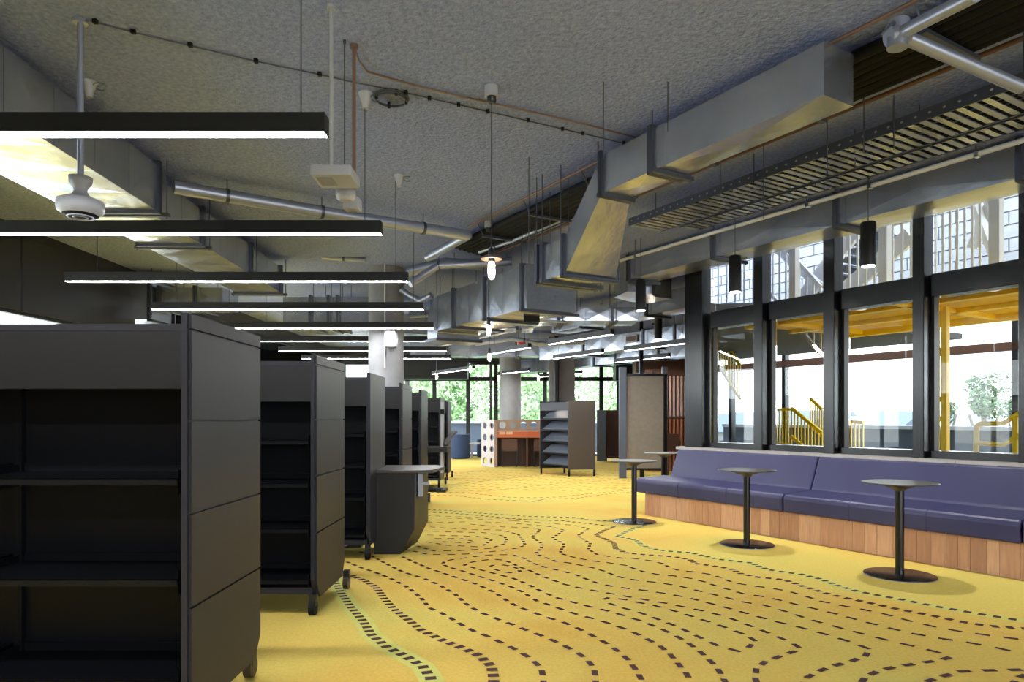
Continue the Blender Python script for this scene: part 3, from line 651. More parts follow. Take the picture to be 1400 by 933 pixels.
# ================================================================== SEATING BENCH AND TABLES
sb = 5.89; tb0 = tt(882, sb); tb1 = 3.4
o = thing('bench', 'long purple upholstered bench on an oak plank base below the glass wall', 'bench', (tb0, sb, 0), ANG)
rnd = random.Random(5); t_ = tb0; k = 0
while t_ < tb1:
    w = rnd.choice((.09,.115,.14)); MB().box(t_+.0012, t_+w-.0012, sb+rnd.uniform(0,.003), sb+.025, .0, .275).build('plank', rnd.choice(('oak','oak2','oak3','oak')), o); t_ += w
MB().box(tb0+.01, tb1, sb+.025, SG, 0, .27).build('carcass', 'blackm', o)
MB().box(tb0+.0, tb0+.02, sb+.0, SG-.05, 0, .27).build('end_plank', 'oak', o)
def cushion(t0, t1, prof, name, seams=()):
    mb = MB(); mb.prismx(prof, t0+.004, t1-.004); c = mb.build(name, 'vinyl', o, bevel=.018)
    for p in c.data.polygons: p.use_smooth = False
    for s_ in seams:
        q = [(y, z) for y, z in prof]; cy = sum(y for y,z in q)/len(q); cz = sum(z for y,z in q)/len(q)
        q2 = [(cy+(y-cy)*1.006+(.0015 if y>cy else -.0015), cz+(z-cz)*1.012) for y, z in q]
        sm = MB().prismx(q2, s_-.0022, s_+.0022).build('seam', 'vinyl', None); sm.parent = c; sm['_b'] = tuple(o['_b']); sm.data.transform(Matrix.Translation(-Vector(o['_b'])))
    return c
seatp = [(sb-.07,.275),(sb-.075,.42),(sb-.05,.452),(6.30,.47),(6.34,.45),(6.34,.275)]
backp = [(6.30,.45),(6.33,.47),(6.46,.80),(6.56,.80),(6.56,.45)]
sj = [tb0-.10, tt(1070,sb-.07), tt(1396,sb-.07), tt(1396,sb-.07)+2.2, tb1+.0]
for a, b in zip(sj[:-1], sj[1:]):
    if b > a: cushion(a, b, seatp, 'seat_cushion', [a+(b-a)*f for f in (.34,.67)])
bj = [tb0-.02, tt(1114,6.4), tt(1114,6.4)+2.75, tb1]
for a, b in zip(bj[:-1], bj[1:]):
    if b > a: cushion(a, b, backp, 'back_cushion', [a+(b-a)*f for f in (.36,.68)])
def cafe_table(px, py, lab, Y=None):
    if Y is None: Y = FPX*CAMZ/(py-HY)
    o = thing('side_table', lab, 'table', at=((px-700)/FPX*Y, Y, 0), group='small round pedestal tables')
    MB().lathe([(.248,.0),(.25,.004),(.25,.008),(.245,.011),(.06,.014),(.03,.016)], n=48).build('base_plate', 'black', o)
    MB().lathe([(.252,.0),(.252,.003)], n=48).build('base_rim', 'pipe', o)
    MB().tube([(0,0,.012),(0,0,.66)], .031, 24).build('pole', 'black', o)
    MB().lathe([(.035,.645),(.05,.66),(.13,.690),(.262,.702),(.268,.705),(.266,.710),(.255,.712)], n=48).build('table_top', 'tabletop', o)
    return o
cafe_table(1230, 787, 'nearest small round black table, at the right in front of the bench')
cafe_table(1021, 745, 'middle small round black table in front of the bench')
cafe_table(867, 714, 'small round black table at the far left end of the bench')
cafe_table(907, 0, 'small round dark table half hidden behind the end of the bench', Y=9.8)

# ================================================================== FAR FURNITURE
# nook: speckled end board with round holes, orange top
Y0 = 17.0
o = thing('reading_nook', 'brown study nook with an orange top and a speckled end board full of round holes', 'booth', at=((677-700)/FPX*Y0, Y0, 0))
e1 = MB().holed(0, .58, .0, 1.16, 0, .03, 2, 4, .082, 20)
# the end board is turned to face the left front
ang = math.radians(52); c_, s_ = math.cos(ang), math.sin(ang)
e1.v = [(-(x*c_)+y*s_*0 + (y*s_), x*s_+y*c_, z) for x, y, z in e1.v]; e1.build('end_board', 'holes', o)
MB().box(-.02,.05,-.03,.03,0,1.16).build('board_edge', 'boardedge', o)
MB().holed(.05, 2.35, .9, 1.16, 0, .03, 9, 1, .085, 20).build('holed_rail', 'boardedge', o)
MB().box(.0, 2.35, -.02, .7, .72, .88).build('orange_top', 'orange', o, bevel=.006)
MB().box(.03, 2.32, .5, .55, .0, .72).build('back_panel', 'brown', o)
for x in (.03, .78, 1.55, 2.32): MB().box(x-.02, x+.02, .05, .55, 0, .72).build('divider', 'brown', o)
for x, w in ((.10,.14),(.27,.16)): MB().box(x, x+w, -.03, -.02, .80, .87).build('tag', 'oak2', o)
o2 = o
# low stools inside the nook
for i, x in enumerate((.35, 1.15, 1.95)):
    X0 = o2.location.x+x; so = thing('nook_chair', 'dark brown chair tucked under the orange top, %s from the left' % ORD[i], 'chair', at=(X0, Y0+.12, 0), group='dark chairs under the orange top')
    MB().box(-.2,.2,0,.3,.38,.42).build('seat', 'brown', so); MB().box(-.2,.2,-.02,.01,.42,.70).build('backrest', 'brown', so, bevel=.008)
    for a, b in ((-.18,.02),(.18,.02),(-.18,.28),(.18,.28)): MB().box(a-.015,a+.015,b-.015,b+.015,0,.38).build('leg', 'blackm', so)
# armchairs by the far window
def armchair(px0, px1, Y_, lab, top):
    w = (px1-px0)/FPX*Y_; o = thing('armchair', lab, 'armchair', at=((px0+px1)/2/FPX*Y_-700/FPX*Y_, Y_, 0), group='navy tub chairs at the far window')
    pts = []
    for k in range(15):
        a = math.pi*(k/14)+math.pi; pts.append((math.cos(a)*w/2, math.sin(a)*.36+.36))
    ins = [(x*.78, .36+(y-.36)*.78) for x, y in reversed(pts)]
    MB().prism(pts+[(w/2,.7)]+[(w/2*.78,.7)]+ins+[(-w/2*.78,.7),(-w/2,.7)], .02, top).build('shell', 'navy', o, bevel=.02)
    MB().box(-w*.38, w*.38, .1, .7, .1, .42).build('seat', 'navy', o, bevel=.03)
armchair(615, 641, 20.3, 'navy tub armchair with its back to us, beside the last bookshelf', .72)
armchair(651, 668, 21.0, 'second navy tub armchair, partly behind the speckled board', .55)
o = thing('window_table', 'low pale table between the two navy armchairs', 'table', at=((645-700)/FPX*20.8, 20.8, 0))
MB().box(-.25,.25,-.2,.2,.42,.46).build('table_top', 'stone', o); MB().box(-.03,.03,-.03,.03,0,.42).build('leg', 'pipe', o)
# felt panel in a dark frame
Y0 = 13.9; q = lambda px: (px-700)/FPX*Y0
o = thing('display_panel', 'tall grey felt panel in a dark frame standing on legs left of the bench', 'display panel', at=(0,0,0))
MB().box(q(856), q(907), Y0, Y0+.05, .20, 2.03).build('felt_board', 'felt', o)
MB().box(q(847), q(856), Y0-.05, Y0+.12, 0, 2.22).build('frame_post', 'blueframe', o, bevel=.004)
MB().box(q(907), q(912), Y0-.02, Y0+.1, 0, 2.22).build('frame_post', 'black', o, bevel=.004)
MB().box(q(856), q(907), Y0, Y0+.05, 2.03, 2.09).build('top_rail', 'black', o); MB().box(q(856), q(907), Y0-.01, Y0+.06, .16, .20).build('bottom_rail', 'black', o)
MB().box(q(879), q(882.5), Y0+.1, Y0+.15, 0, .3).build('leg', 'black', o)
solo(MB().box(q(904), q(911), Y0-.12, Y0-.02, 2.08, 2.22), 'sign_box', 'blueframe', 'small pale blue box on the top right corner of the felt panel', 'box', (q(907), Y0-.07, 2.08)) 
o = thing('service_pole', 'slim black pole rising from the felt panel to the ceiling ducts', 'pole', at=(q(879.5), Y0+.2, 0))
MB().box(-.035,.035,-.035,.035,0,CEILZ).build('pole', 'black', o); MB().box(-.05,-.036,-.02,.02,.3,2.7).build('trunking', 'pipe', o)
# slat screen
Y0 = 15.6; o = thing('slat_screen', 'upright copper coloured slat screen behind the felt panel', 'screen', at=(0,0,0))
x = (884-700)/FPX*Y0; i = 0
while x < (948-700)/FPX*Y0:
    MB().box(x, x+.045, Y0, Y0+.08, 1.24, 2.15).build('slat', 'slatp', o); MB().box(x, x+.045, Y0, Y0+.08, .02, 1.18).build('slat', 'slat', o); x += .085
MB().box((884-700)/FPX*Y0, (948-700)/FPX*Y0, Y0+.02, Y0+.07, 1.18, 1.24).build('cross_rail', 'brown', o)
MB().box((884-700)/FPX*Y0, (948-700)/FPX*Y0, Y0+.12, Y0+.16, .0, 2.3).build('backing', 'brown', o)
# dark chair in front of the slats
X0, Y0 = (921-700)/FPX*14.6, 14.6
o = thing('chair', 'dark bentwood chair in front of the slat screen', 'chair', at=(X0, Y0, 0))
MB().prismy([(-.17,.50),(.17,.50),(.2,.66),(.16,.86),(-.12,.88),(-.19,.7)], .18, .21).build('backrest', 'brown', o, bevel=.008)
MB().lathe([(.17,.44),(.21,.45),(.21,.475),(.18,.485)], n=20).build('seat', 'brown', o)
for a, b in ((-.15,-.15),(.15,-.15),(-.16,.17),(.16,.17)): MB().tube([(a*1.1,b*1.1,0),(a*.8,b*.8,.45)], .016, 8).build('leg', 'brown', o)
for a in (-.15,.15): MB().tube([(a,.15,.45),(a,.2,.6)], .014, 8).build('back_post', 'brown', o)

# ================================================================== LAMPS AND CEILING SERVICES
LZ = CAMZ+1.22
def linear(lab, p0, p1, group, hang=True, light=True):
    """a slim black linear lamp from p0 to p1 (underside centre line)"""
    a = Vector(p0); b = Vector(p1); d = b-a; L = d.length; rz = math.atan2(d.y, d.x)
    o = thing('linear_lamp', lab, 'lamp', at=tuple(a), group=group); o.rotation_euler = (0,0,rz)
    MB().box(0, L, -.037, .037, .012, .082).build('housing', 'blackm', o)
    MB().box(-.004, 0, -.038, .038, .0, .083).build('end_cap', 'blackm', o); MB().box(L, L+.004, -.038, .038, .0, .083).build('end_cap', 'blackm', o)
    m = MB(); m.box(0, L, -.037, -.034, .0, .012); m.box(0, L, .034, .037, .0, .012); m.build('lip', 'blackm', o)
    MB().box(.002, L-.002, -.033, .033, .001, .013).build('diffuser', 'lamp', o)
    if hang:
        for x in (L*.09, L*.965):
            MB().tube([(x,0,.08),(x,0,CEILZ-a.z)], .0032, 5).build('cable', 'steeld', o)
            MB().lathe([(.02,0),(.02,.03)], (x,0,CEILZ-a.z-.03), 10).build('canopy', 'white', o)
    return o
nm = ['nearest black linear lamp, running off the left edge at the top','second black linear lamp from the camera, running off the left edge',
 'third black linear lamp over the bookshelves, its left end in view','fourth black linear lamp over the bookshelves','fifth black linear lamp over the bookshelves, just above the exit sign',
 'sixth black linear lamp, passing behind the concrete column','seventh black linear lamp over the bookshelves','farthest black linear lamp of the row over the bookshelves']
for i in range(8):
    Y = 2.99+i*1.612; xr = -.679-.041*Y; linear(nm[i], (xr-3.05, Y, LZ), (xr, Y, LZ), 'black linear lamps in a row over the bookshelves')
# unseen lamps added behind the camera for light, continuing the row
for i in range(2):
    Y = 2.99-(i+1)*1.612; xr = -.679-.041*Y
    linear('added black linear lamp, unseen behind the camera, %s one back' % ORD[i], (xr-3.05, Y, LZ), (xr, Y, LZ), 'added black linear lamps behind the camera')
def diag(px0, px1, s_, lab):
    a = W(tt(px0,s_), s_, LZ); b = W(tt(px1,s_), s_, LZ); linear(lab, a, b, 'slanting linear lamps beyond the bench')
diag(751, 837, 6.5, 'slanting linear lamp left of the glass wall, nearest of those past the bench')
diag(672, 724, 6.5, 'slanting linear lamp just right of the hanging bulbs, over the far bookshelf')
diag(855, 937, 8.3, 'slanting linear lamp ending behind the corner post of the glass wall')
diag(758, 824, 8.15, 'slanting linear lamp under the one nearest the glass wall, above the square column')
diag(842, 915, 9.85, 'slanting linear lamp right above the grey felt panel')
diag(688, 723, 9.7, 'short slanting linear lamp in front of the pale round column')
diag(738, 795, 11.4, 'slanting linear lamp in front of the square concrete column')
diag(592, 648, 8.1, 'slanting linear lamp below the dark bulkhead, near the far windows')
diag(545, 566, 8.3, 'short piece of slanting lamp right of the concrete column')
# linear lamps inside the stair hall; the third-pane one stands in for a reflection
for px0, px1, s_, y, lab in ((1000,1040,11.8,0,'slim linear lamp seen through the leftmost pane'),(1160,1250,12.6,0,'slim linear lamp standing in for a reflection in the third pane')):
    linear(lab, W(tt(px0,s_),s_,2.75), W(tt(px1,s_),s_,2.75), 'linear lamps in the stair hall', hang=False)
# pendant bulbs
def pendant(lab, px, py, Y, disc=True, zt=None):
    p = AT(px, py, Y); o = thing('pendant_bulb', lab, 'lamp', at=tuple(p), group='bare bulb pendants')      # origin at the bulb's tip
    MB().lathe([(.006,0),(.018,.012),(.022,.04),(.021,.09),(.013,.115)], n=16).build('bulb', 'bulb', o)
    MB().lathe([(.014,.112),(.022,.12),(.022,.19),(.006,.205)], n=14).build('socket', 'blackm', o)
    if disc: MB().lathe([(.02,.134),(.07,.128),(.072,.131),(.02,.142)], n=28).build('disc', 'copper', o)
    top = CEILZ-p.z
    MB().tube([(0,0,.2),(0,0,top-.08)], .0035, 5).build('cord', 'blackm', o)
    MB().lathe([(.02,top-.11),(.03,top-.10),(.03,top-.07)], n=16).build('canopy_base', 'blackm', o)
    MB().lathe([(.045,top-.07),(.045,top)], n=18).build('canopy', 'white', o)
    return o
pendant('nearest hanging bulb with a thin disc, its cord falling from the ceiling right of centre', 672, 382, 4.5)
pendant('second hanging bulb straight below the nearest one', 668, 459, 7.6, False)
pendant('third hanging bulb below the second, before the far windows', 669, 494, 10.6, False)
pendant('hanging bulb left of centre in front of the dark bulkhead', 597, 519, 14.5, False)
pendant('small hanging bulb at the right end of the bulkhead lamp', 643, 509, 13.6, False)
pendant('small hanging bulb left of the pale round column', 682, 521, 15.5, False)
pendant('small hanging bulb right of the pale round column', 736, 521, 15.5, False)
pendant('small hanging bulb above the grey felt panel', 893, 519, 15.2, False)
# black cylinder downlights
def downlight(lab, px, s_, zb=CAMZ+1.277, L=.376, r=.062):
    o = thing('cylinder_lamp', lab, 'lamp', at=tuple(W(tt(px,s_), s_, zb)), group='black cylinder downlights over the bench')
    MB().lathe([(r,.006),(r,L-.01),(r-.01,L)], n=28).build('housing', 'blackm', o)
    MB().lathe([(r-.012,.0),(r-.012,.008)], n=24).build('lens', 'spot', o)
    ld = bpy.data.lights.new('downlight_beam', 'SPOT'); ld.energy = DOWN; ld.spot_size = math.radians(110); ld.spot_blend = .8; ld.shadow_soft_size = .05
    lo = bpy.data.objects.new('downlight_beam', ld); COL.objects.link(lo); lo.parent = o; lo.location = (0,0,-.01)
    MB().tube([(0,0,L),(0,0,CEILZ-zb)], .004, 6).build('cable', 'steeld', o)
downlight('nearest black cylinder lamp, hanging in front of the third pane', 1187, 5.6)
downlight('black cylinder lamp hanging in front of the leftmost pane', 1005, 5.6)
downlight('black cylinder lamp hanging left of the corner post, above the dark pole', 876, 5.6)
downlight('small far black cylinder lamp just left of the corner post', 900, 7.9)
downlight('black cylinder lamp added over the bench, unseen beyond the right edge', 1700, 5.6)  # two unseen lamps added to brighten the right of the floor
downlight('black cylinder lamp added over the bench, unseen far beyond the right edge', 3200, 5.6)

# ------------------------------------------------------------------ rectangular ducts
def duct(name, lab, frame, t0, t1, s0, s1, z0, z1, flanges=(), seams=.9, hang=True, m='steel', cat='duct', endcap=True, rods=None):
    """straight rectangular duct along local x"""
    o = thing(name, lab, cat, (t0, (s0+s1)/2, z0), frame)
    fl = sorted([t0]+[f for f in flanges if t0 < f < t1]+[t1])
    for a, b in zip(fl[:-1], fl[1:]):
        n = max(1, round((b-a)/seams)); L = (b-a)/n
        for i in range(n):
            x0, x1 = a+i*L+.002, a+(i+1)*L-.002; k_ = .012; sm_, zm, xm = (s0+s1)/2, (z0+z1)/2, (x0+x1)/2     # faces cross-broken to a low pyramid
            vs = [(x0,s0,z0),(x1,s0,z0),(x1,s1,z0),(x0,s1,z0),(x0,s0,z1),(x1,s0,z1),(x1,s1,z1),(x0,s1,z1),(xm,sm_,z0-k_),(xm,s0-k_*.7,zm),(xm,s1+k_*.7,zm)]
            MB().add(vs, [(0,8,1),(1,8,2),(2,8,3),(3,8,0),(4,5,6,7),(1,2,6,5),(3,0,4,7),(0,1,9),(1,5,9),(5,4,9),(4,0,9),(2,3,10),(3,7,10),(7,6,10),(6,2,10)]).build('duct_section', m, o)
    for f in flanges:
        q = MB(); w = .02; h = .028
        q.box(f-w, f+w, s0-h, s0, z0-h, z1+h); q.box(f-w, f+w, s1, s1+h, z0-h, z1+h); q.box(f-w, f+w, s0, s1, z0-h, z0-.002); q.box(f-w, f+w, s0, s1, z1+.002, z1+h)
        q.build('flange', 'steeld', o)
        if hang:
            q = MB(); q.box(f-.02+.06, f+.02+.06, s0-.07, s1+.07, z0-.035, z0-.004); q.build('support_rail', 'steeld', o)
            for s_ in (s0-.05, s1+.05): MB().tube([(f+.06,s_,z0-.05),(f+.06,s_,CEILZ)], .005, 6).build('hanger_rod', 'steeld', o)
    return o
# A: big overhead duct over the walkway, ending square at the top right
s0, s1 = 3.405, 3.67
ta1 = tt(1127, s0); ta0 = tt(823, s0)
duct('air_duct', 'large galvanised duct ending square at the top right, in front of the black pipe bundle', ANG, ta0, ta1, s0, s1, 2.957, 3.25, [tt(891,s0)], 1.2)
o = thing('air_duct', 'galvanised duct stepping down left of the square ended one', 'duct', (ta0, s0, 2.6), ANG)
a = [(ta0,s0,2.957),(ta0,s1+.02,2.957),(ta0,s1+.02,3.25),(ta0,s0,3.25)]; tb_ = tt(772,3.45)
b = [(tb_,s0+.045,2.43),(tb_,s0+.60,2.43),(tb_,s0+.60,2.74),(tb_,s0+.045,2.74)]
MB().hexa(a, b).build('sloped_section', 'steel', o)
for p in (a, b):
    x = p[0][0]; q = MB(); q.box(x-.03, x+.03, p[0][1]-.03, p[1][1]+.03, p[0][2]-.03, p[0][2]); q.box(x-.02, x+.02, p[0][1]-.03, p[0][1], p[0][2]-.03, p[2][2]+.03); q.build('flange', 'steeld', o)
    for s_ in (p[0][1]-.04, p[1][1]+.04): MB().tube([(x,s_,p[0][2]-.03),(x,s_,CEILZ)], .005, 6).build('hanger_rod', 'steeld', o)
duct('air_duct', 'galvanised duct low over the far walkway, behind the stepped one', ANG, tt(742,3.5), tb_, s0+.045, s0+.60, 2.43, 2.74, [tt(742,3.5)+.08, tb_-.42], .4)
# branch going left with rounded elbow
tl1 = tt(735, 4.45); tl0 = tt(612, 4.45)
duct('air_duct', 'galvanised branch duct behind the hanging bulb, ending in a rounded elbow', ANG, tl0, tl1, 4.3, 5.0, 2.47, 2.98, [tl0+.5, tl1-1.0, tl1-.1], .45)
o = thing('duct_elbow', 'rounded shiny duct elbow left of the branch duct above the exit sign', 'duct', (tl0, 4.6, 2.3), ANG)
q = MB(); prof = []
for k in range(9):
    a = math.pi/2*k/8; prof.append((tl0-.38*math.sin(a), 2.98-.38+.38*math.cos(a)))
inn = [(tl0-.04*math.sin(math.pi/2*k/8), 2.47-.04+.04*math.cos(math.pi/2*k/8)) for k in range(9)]
q.prismy(prof+[(tl0-.38,2.36),(tl0-.04,2.36)]+inn[::-1], 4.3, 5.0); q.build('elbow', 'steel', o)
for z in (2.36,): MB().box(tl0-.42, tl0-.0, 4.27, 5.03, z-.03, z+.01).build('flange', 'steeld', o)
# B: long duct over the top of the glass wall
tB0 = tt(858, 6.0)
duct('air_duct', 'long galvanised duct running along the top of the glass wall', ANG, tB0, 6.0, 6.0, 6.42, 3.015, 3.30, [tt(858,6.0)+.02, tt(975,6.0), tt(1143,6.0), tt(1394,6.0), tt(1394,6.0)+2.2], 1.1)
o = thing('duct_elbow', 'bright duct elbow turning away at the left end of the long duct', 'duct', (tB0-.4, 6.0, 2.9), ANG)
MB().prism([(tB0,6.0),(tB0,6.42),(tB0-.12,6.6),(tB0-.12,6.9),(tB0-.6,6.9),(tB0-.6,6.5),(tB0-.45,6.15)], 2.86, 3.28).build('elbow', 'steel', o)
# F: ducts beyond the corner
duct('air_duct', 'galvanised duct with a small grille beyond the corner post, highest of the far ones', ANG, tt(760,7.6), tt(945,7.6), 7.5, 7.9, 2.83, 3.14, [tt(800,7.6), tt(890,7.6)], .8)
o = thing('wall_grille', 'small brown air grille on the far galvanised duct', 'grille', (tt(866,9.0), 8.9, 2.62), ANG)
ta, tb_2 = tt(858,8.95), tt(873,8.95); MB().box(ta, tb_2, 8.90, 8.94, 2.66, 2.80).build('frame', 'white', o); MB().box(ta+.03, tb_2-.03, 8.885, 8.90, 2.685, 2.775).build('louvre', 'brown', o)
duct('air_duct', 'galvanised duct carrying the brown grille, beyond the corner post', ANG, tt(740,9.0), tt(948,9.0), 8.95, 9.4, 2.55, 2.86, [tt(800,9.0), tt(882,9.0), tt(925,9.0)], .7)
duct('air_duct', 'galvanised duct low above the felt panel and slat screen', ANG, tt(700,11.0), tt(948,11.0), 11.0, 11.5, 2.55, 2.95, [tt(812,11.0), tt(841,11.0), tt(900,11.0)], .6)
duct('air_duct', 'broad galvanised duct crossing before the far windows', 0, -2.5, 2.2, 17.0, 17.6, 2.72, 3.15, [-1.6, .1, 1.2], .7)
duct('air_duct', 'galvanised duct crossing in front of the farther crossing duct', 0, -1.9, .4, 12.8, 13.4, 2.85, 3.2, [-1.2, .1], .6)
duct('air_duct', 'flat galvanised duct under the branch elbow near the exit sign', 0, -1.0, 1.9, 10.4, 11.0, 2.66, 2.86, [-.4, .7, 1.5], .5)
# L: big duct on the left running away over the shelves
def ldx(y): return -.0  # runs straight ahead
o = duct('air_duct', 'very large galvanised duct running away along the left over the bookshelves', math.radians(92.1), -2.0, 5.95, 2.72, 3.42, 2.915, 3.30, [3.1, 5.85], .48)
duct('air_duct', 'next length of the large left duct, slightly smaller, past its flange', math.radians(92.1), 6.0, 9.6, 2.78, 3.38, 2.90, 3.24, [6.9, 8.3, 9.5], .5)
Y = 10.0; p = lambda px: (px-700)/FPX*Y
duct('air_duct', 'galvanised box duct hanging against the dark left wall', 0, p(153), p(206), Y, Y+.6, 2.62, 3.2, [p(204)], .6)
duct('air_duct', 'shallow galvanised duct joining the box duct at the left', 0, p(208), p(300), Y+.1, Y+.7, 2.82, 3.1, [p(212), p(262)], .5)
duct('air_duct', 'galvanised duct with a small label plate, left of the concrete column', 0, p(368), p(502), Y+.6, Y+1.2, 2.60, 3.05, [p(408), p(434), p(447)], .7)
solo(MB().box(p(427), p(448), Y+.585, Y+.597, 2.845, 2.885), 'label_plate', 'white', 'small pale label plate on the duct left of the concrete column', 'plate', (p(437), Y+.59, 2.845))
o = thing('air_duct', 'pale wide duct hood low over the bookshelves at the far left', 'duct', at=(p(430), 12.0, 2.64))
MB().hexa([(-.9,0,0.1),(1.6,0,.0),(1.6,.7,.0),(-.9,.7,.1)], [(-.7,0,.42),(1.6,0,.35),(1.6,.7,.35),(-.7,.7,.42)]).build('hood', 'steel', o)
for x in (-.6,.5,1.4): MB().tube([(x,.35,.4),(x,.35,CEILZ-2.64)], .005, 6).build('hanger_rod', 'steeld', o)
# ------------------------------------------------------------------ cable tray
def tray(lab, s0, s1, z, t0, t1, pitch, hole=True):
    o = thing('cable_tray', lab, 'cable tray', (t0, s0, z), ANG)
    for i, s_ in enumerate((s0, s1)):
        MB().box(t0, t1, s_-.006, s_+.006, z, z+.075).build('side_rail', 'steeld', o)
    h = MB(); t_ = t0+.05; s_ = s0
    while t_ < t1: h.lathe([(.008,0),(.008,.001)], (0,0,0), 6); n = len(h.v); h.v[-24:] = [(t_+x*1.3, s_-.0065-z2*.5, z+.04+y) for x, y, z2 in h.v[-24:]]; t_ += .09
    h.build('rail_hole', 'white', o, kind='stuff')
    t_ = t0; k = 0
    while t_ < t1:
        q = MB(); q.box(t_, t_+.042, s0, s1, z+.004, z+.012)
        q.build('rung', 'steel' if k % 2 else 'pipe', o)
        t_ += pitch; k += 1
    q = MB(); rnd = random.Random(4)
    for k in range(8):
        s_ = s0+.04+(s1-s0-.08)*k/7; q.tube([(t0+i*(t1-t0)/14, s_+rnd.uniform(-.012,.012), z+.028+rnd.uniform(0,.006)) for i in range(15)], .009, 6)
    q.build('cable', 'blackm', o, kind='stuff')
    t_ = t0+.4
    while t_ < t1:
        for s_ in (s0-.015, s1+.015): MB().tube([(t_, s_, z-.02),(t_, s_, CEILZ)], .005, 6).build('hanger_rod', 'steeld', o)
        t_ += 1.15
    return o
tray('slotted steel cable tray hung below the ceiling, parallel to the glass wall', 4.62, 5.05, 3.13, tt(860,4.62), 1.6, .075)
tray('narrow second cable tray between the wide one and the white pipe', 5.12, 5.36, 3.14, tt(930,5.12), 1.4, .075)
# white conduit running along
o = thing('conduit', 'long white round conduit running parallel to the glass wall', 'pipe', (tt(590,5.62), 5.62, 3.20), ANG)
MB().tube([(tt(590,5.62),5.62,3.16),(1.6,5.62,3.16)], .02, 10).build('pipe', 'pipew', o)
for px in (758, 870, 1105, 1190, 1336): MB().tube([(tt(px,5.62),5.6,3.14),(tt(px,5.62),5.6,CEILZ)], .005, 6).build('hanger_rod', 'steeld', o); MB().box(tt(px,5.62)-.015, tt(px,5.62)+.015, 5.595, 5.645, 3.135, 3.185).build('clamp', 'steel', o)
o = thing('conduit', 'thin white conduit beyond, below the low ducts near the slanting lamps', 'pipe', (tt(680,6.9), 6.9, 2.9), ANG)
MB().tube([(tt(600,6.9),6.9,2.86),(tt(806,6.9),6.9,2.86)], .017, 8).build('pipe', 'pipew', o)
MB().tube([(tt(806,6.9),6.9,2.86),(tt(806,6.9)+.02,5.9,2.98)], .017, 8).build('pipe', 'pipew', o)
# black insulated pipe bundle at the ceiling
o = thing('pipe_bundle', 'bundle of black insulated pipes tight under the ceiling, running diagonally', 'pipes', (tt(640,3.7), 3.8, 3.2), ANG)
for k in range(7): MB().tube([(tt(618,3.7)-.03*k, 3.75+.075*k, 3.275-.004*(k%2)),(1.4, 3.75+.075*k, 3.275-.004*(k%2))], .0375, 8).build('insulated_pipe', 'rubber', o)
t_ = tt(660,3.7)
while t_ < 1.2: MB().box(t_-.02, t_+.02, 3.70, 4.26, 3.205, 3.228).build('support_rail', 'steeld', o); MB().tube([(t_,3.71,3.22),(t_,3.63,CEILZ)], .005, 6).build('hanger_rod', 'steeld', o); t_ += .95
o = thing('copper_pipe', 'thin copper pipe running beside the black pipe bundle', 'pipe', (tt(870,3.56), 3.56, 3.30), ANG)
MB().tube([(tt(640,3.56),3.56,3.31),(1.4,3.56,3.31)], .012, 8).build('pipe', 'copper', o)
o = thing('copper_pipe', 'dark thin pipe on the far side of the black pipe bundle', 'pipe', (tt(870,4.2), 4.22, 3.30), ANG)
MB().tube([(tt(640,4.22),4.36,3.28),(1.4,4.36,3.28)], .016, 8).build('pipe', 'brown', o)
# sprinkler mains
def pipe(lab, pts, r, m='pipe', name='sprinkler_pipe', cat='pipe', clamps=0, n=14):
    pts = [Vector(p) for p in pts]; o = thing(name, lab, cat, at=tuple(pts[0])); o['_b'] = tuple(pts[0])
    MB().tube(pts, r, n).build('pipe', m, o)
    L = [(pts[i+1]-pts[i]).length for i in range(len(pts)-1)]
    for k in range(clamps):
        u = (k+.5)/clamps; i = int(u*len(L)); f = u*len(L)-i; c = pts[i].lerp(pts[i+1], f); d = (pts[i+1]-pts[i]).normalized()
        MB().tube([c-d*.015, c+d*.015], r*1.15, 12).build('clamp', 'steeld', o); MB().tube([c, (c.x,c.y,CEILZ)], .005, 6).build('hanger_rod', 'steeld', o)
    return o
z = 3.2
pipe('fat silver sprinkler main crossing above the second linear lamp toward the black bundle', [CE(238,256,z), CE(440,290,z), CE(640,322,z)], .058, clamps=3)
pipe('short silver pipe bending off the sprinkler main near the column', [AT(640,322,7.7), AT(585,352,8.6)], .05)
pipe('silver pipe behind the branch duct, left of the hanging bulb', [AT(560,388,8.6), AT(600,363,8.8), AT(700,358,8.7)], .05, clamps=1)
pipe('lower silver pipe running left from the branch duct', [AT(556,372,8.9), AT(610,358,8.9), AT(672,366,9.1)], .06)
c1 = AT(1228, 47, 3.55)
o = pipe('silver pipe at the top right leading away from the grooved joint', [c1, AT(1335,-8,3.1)], .034)
o = pipe('grey pipe falling right from the grooved joint to the cable tray', [c1, AT(1400,121,3.75), AT(1520,170,3.9)], .034, clamps=1)
o = thing('pipe_joint', 'grooved silver pipe coupling at the top right', 'pipe joint', at=tuple(c1)); o['_b'] = (0,0,0)
MB().tube([(-.05,0,-.01),(.05,0,.012)], .052, 16).build('coupling', 'pipe', o); MB().tube([(-.005,0,-.07),(.005,0,.07)], .05, 14).build('collar', 'pipe', o)
for a in (-.05,.05): MB().tube([(a,-.05,.03),(a,.05,.03)], .012, 8).build('bolt', 'steeld', o)
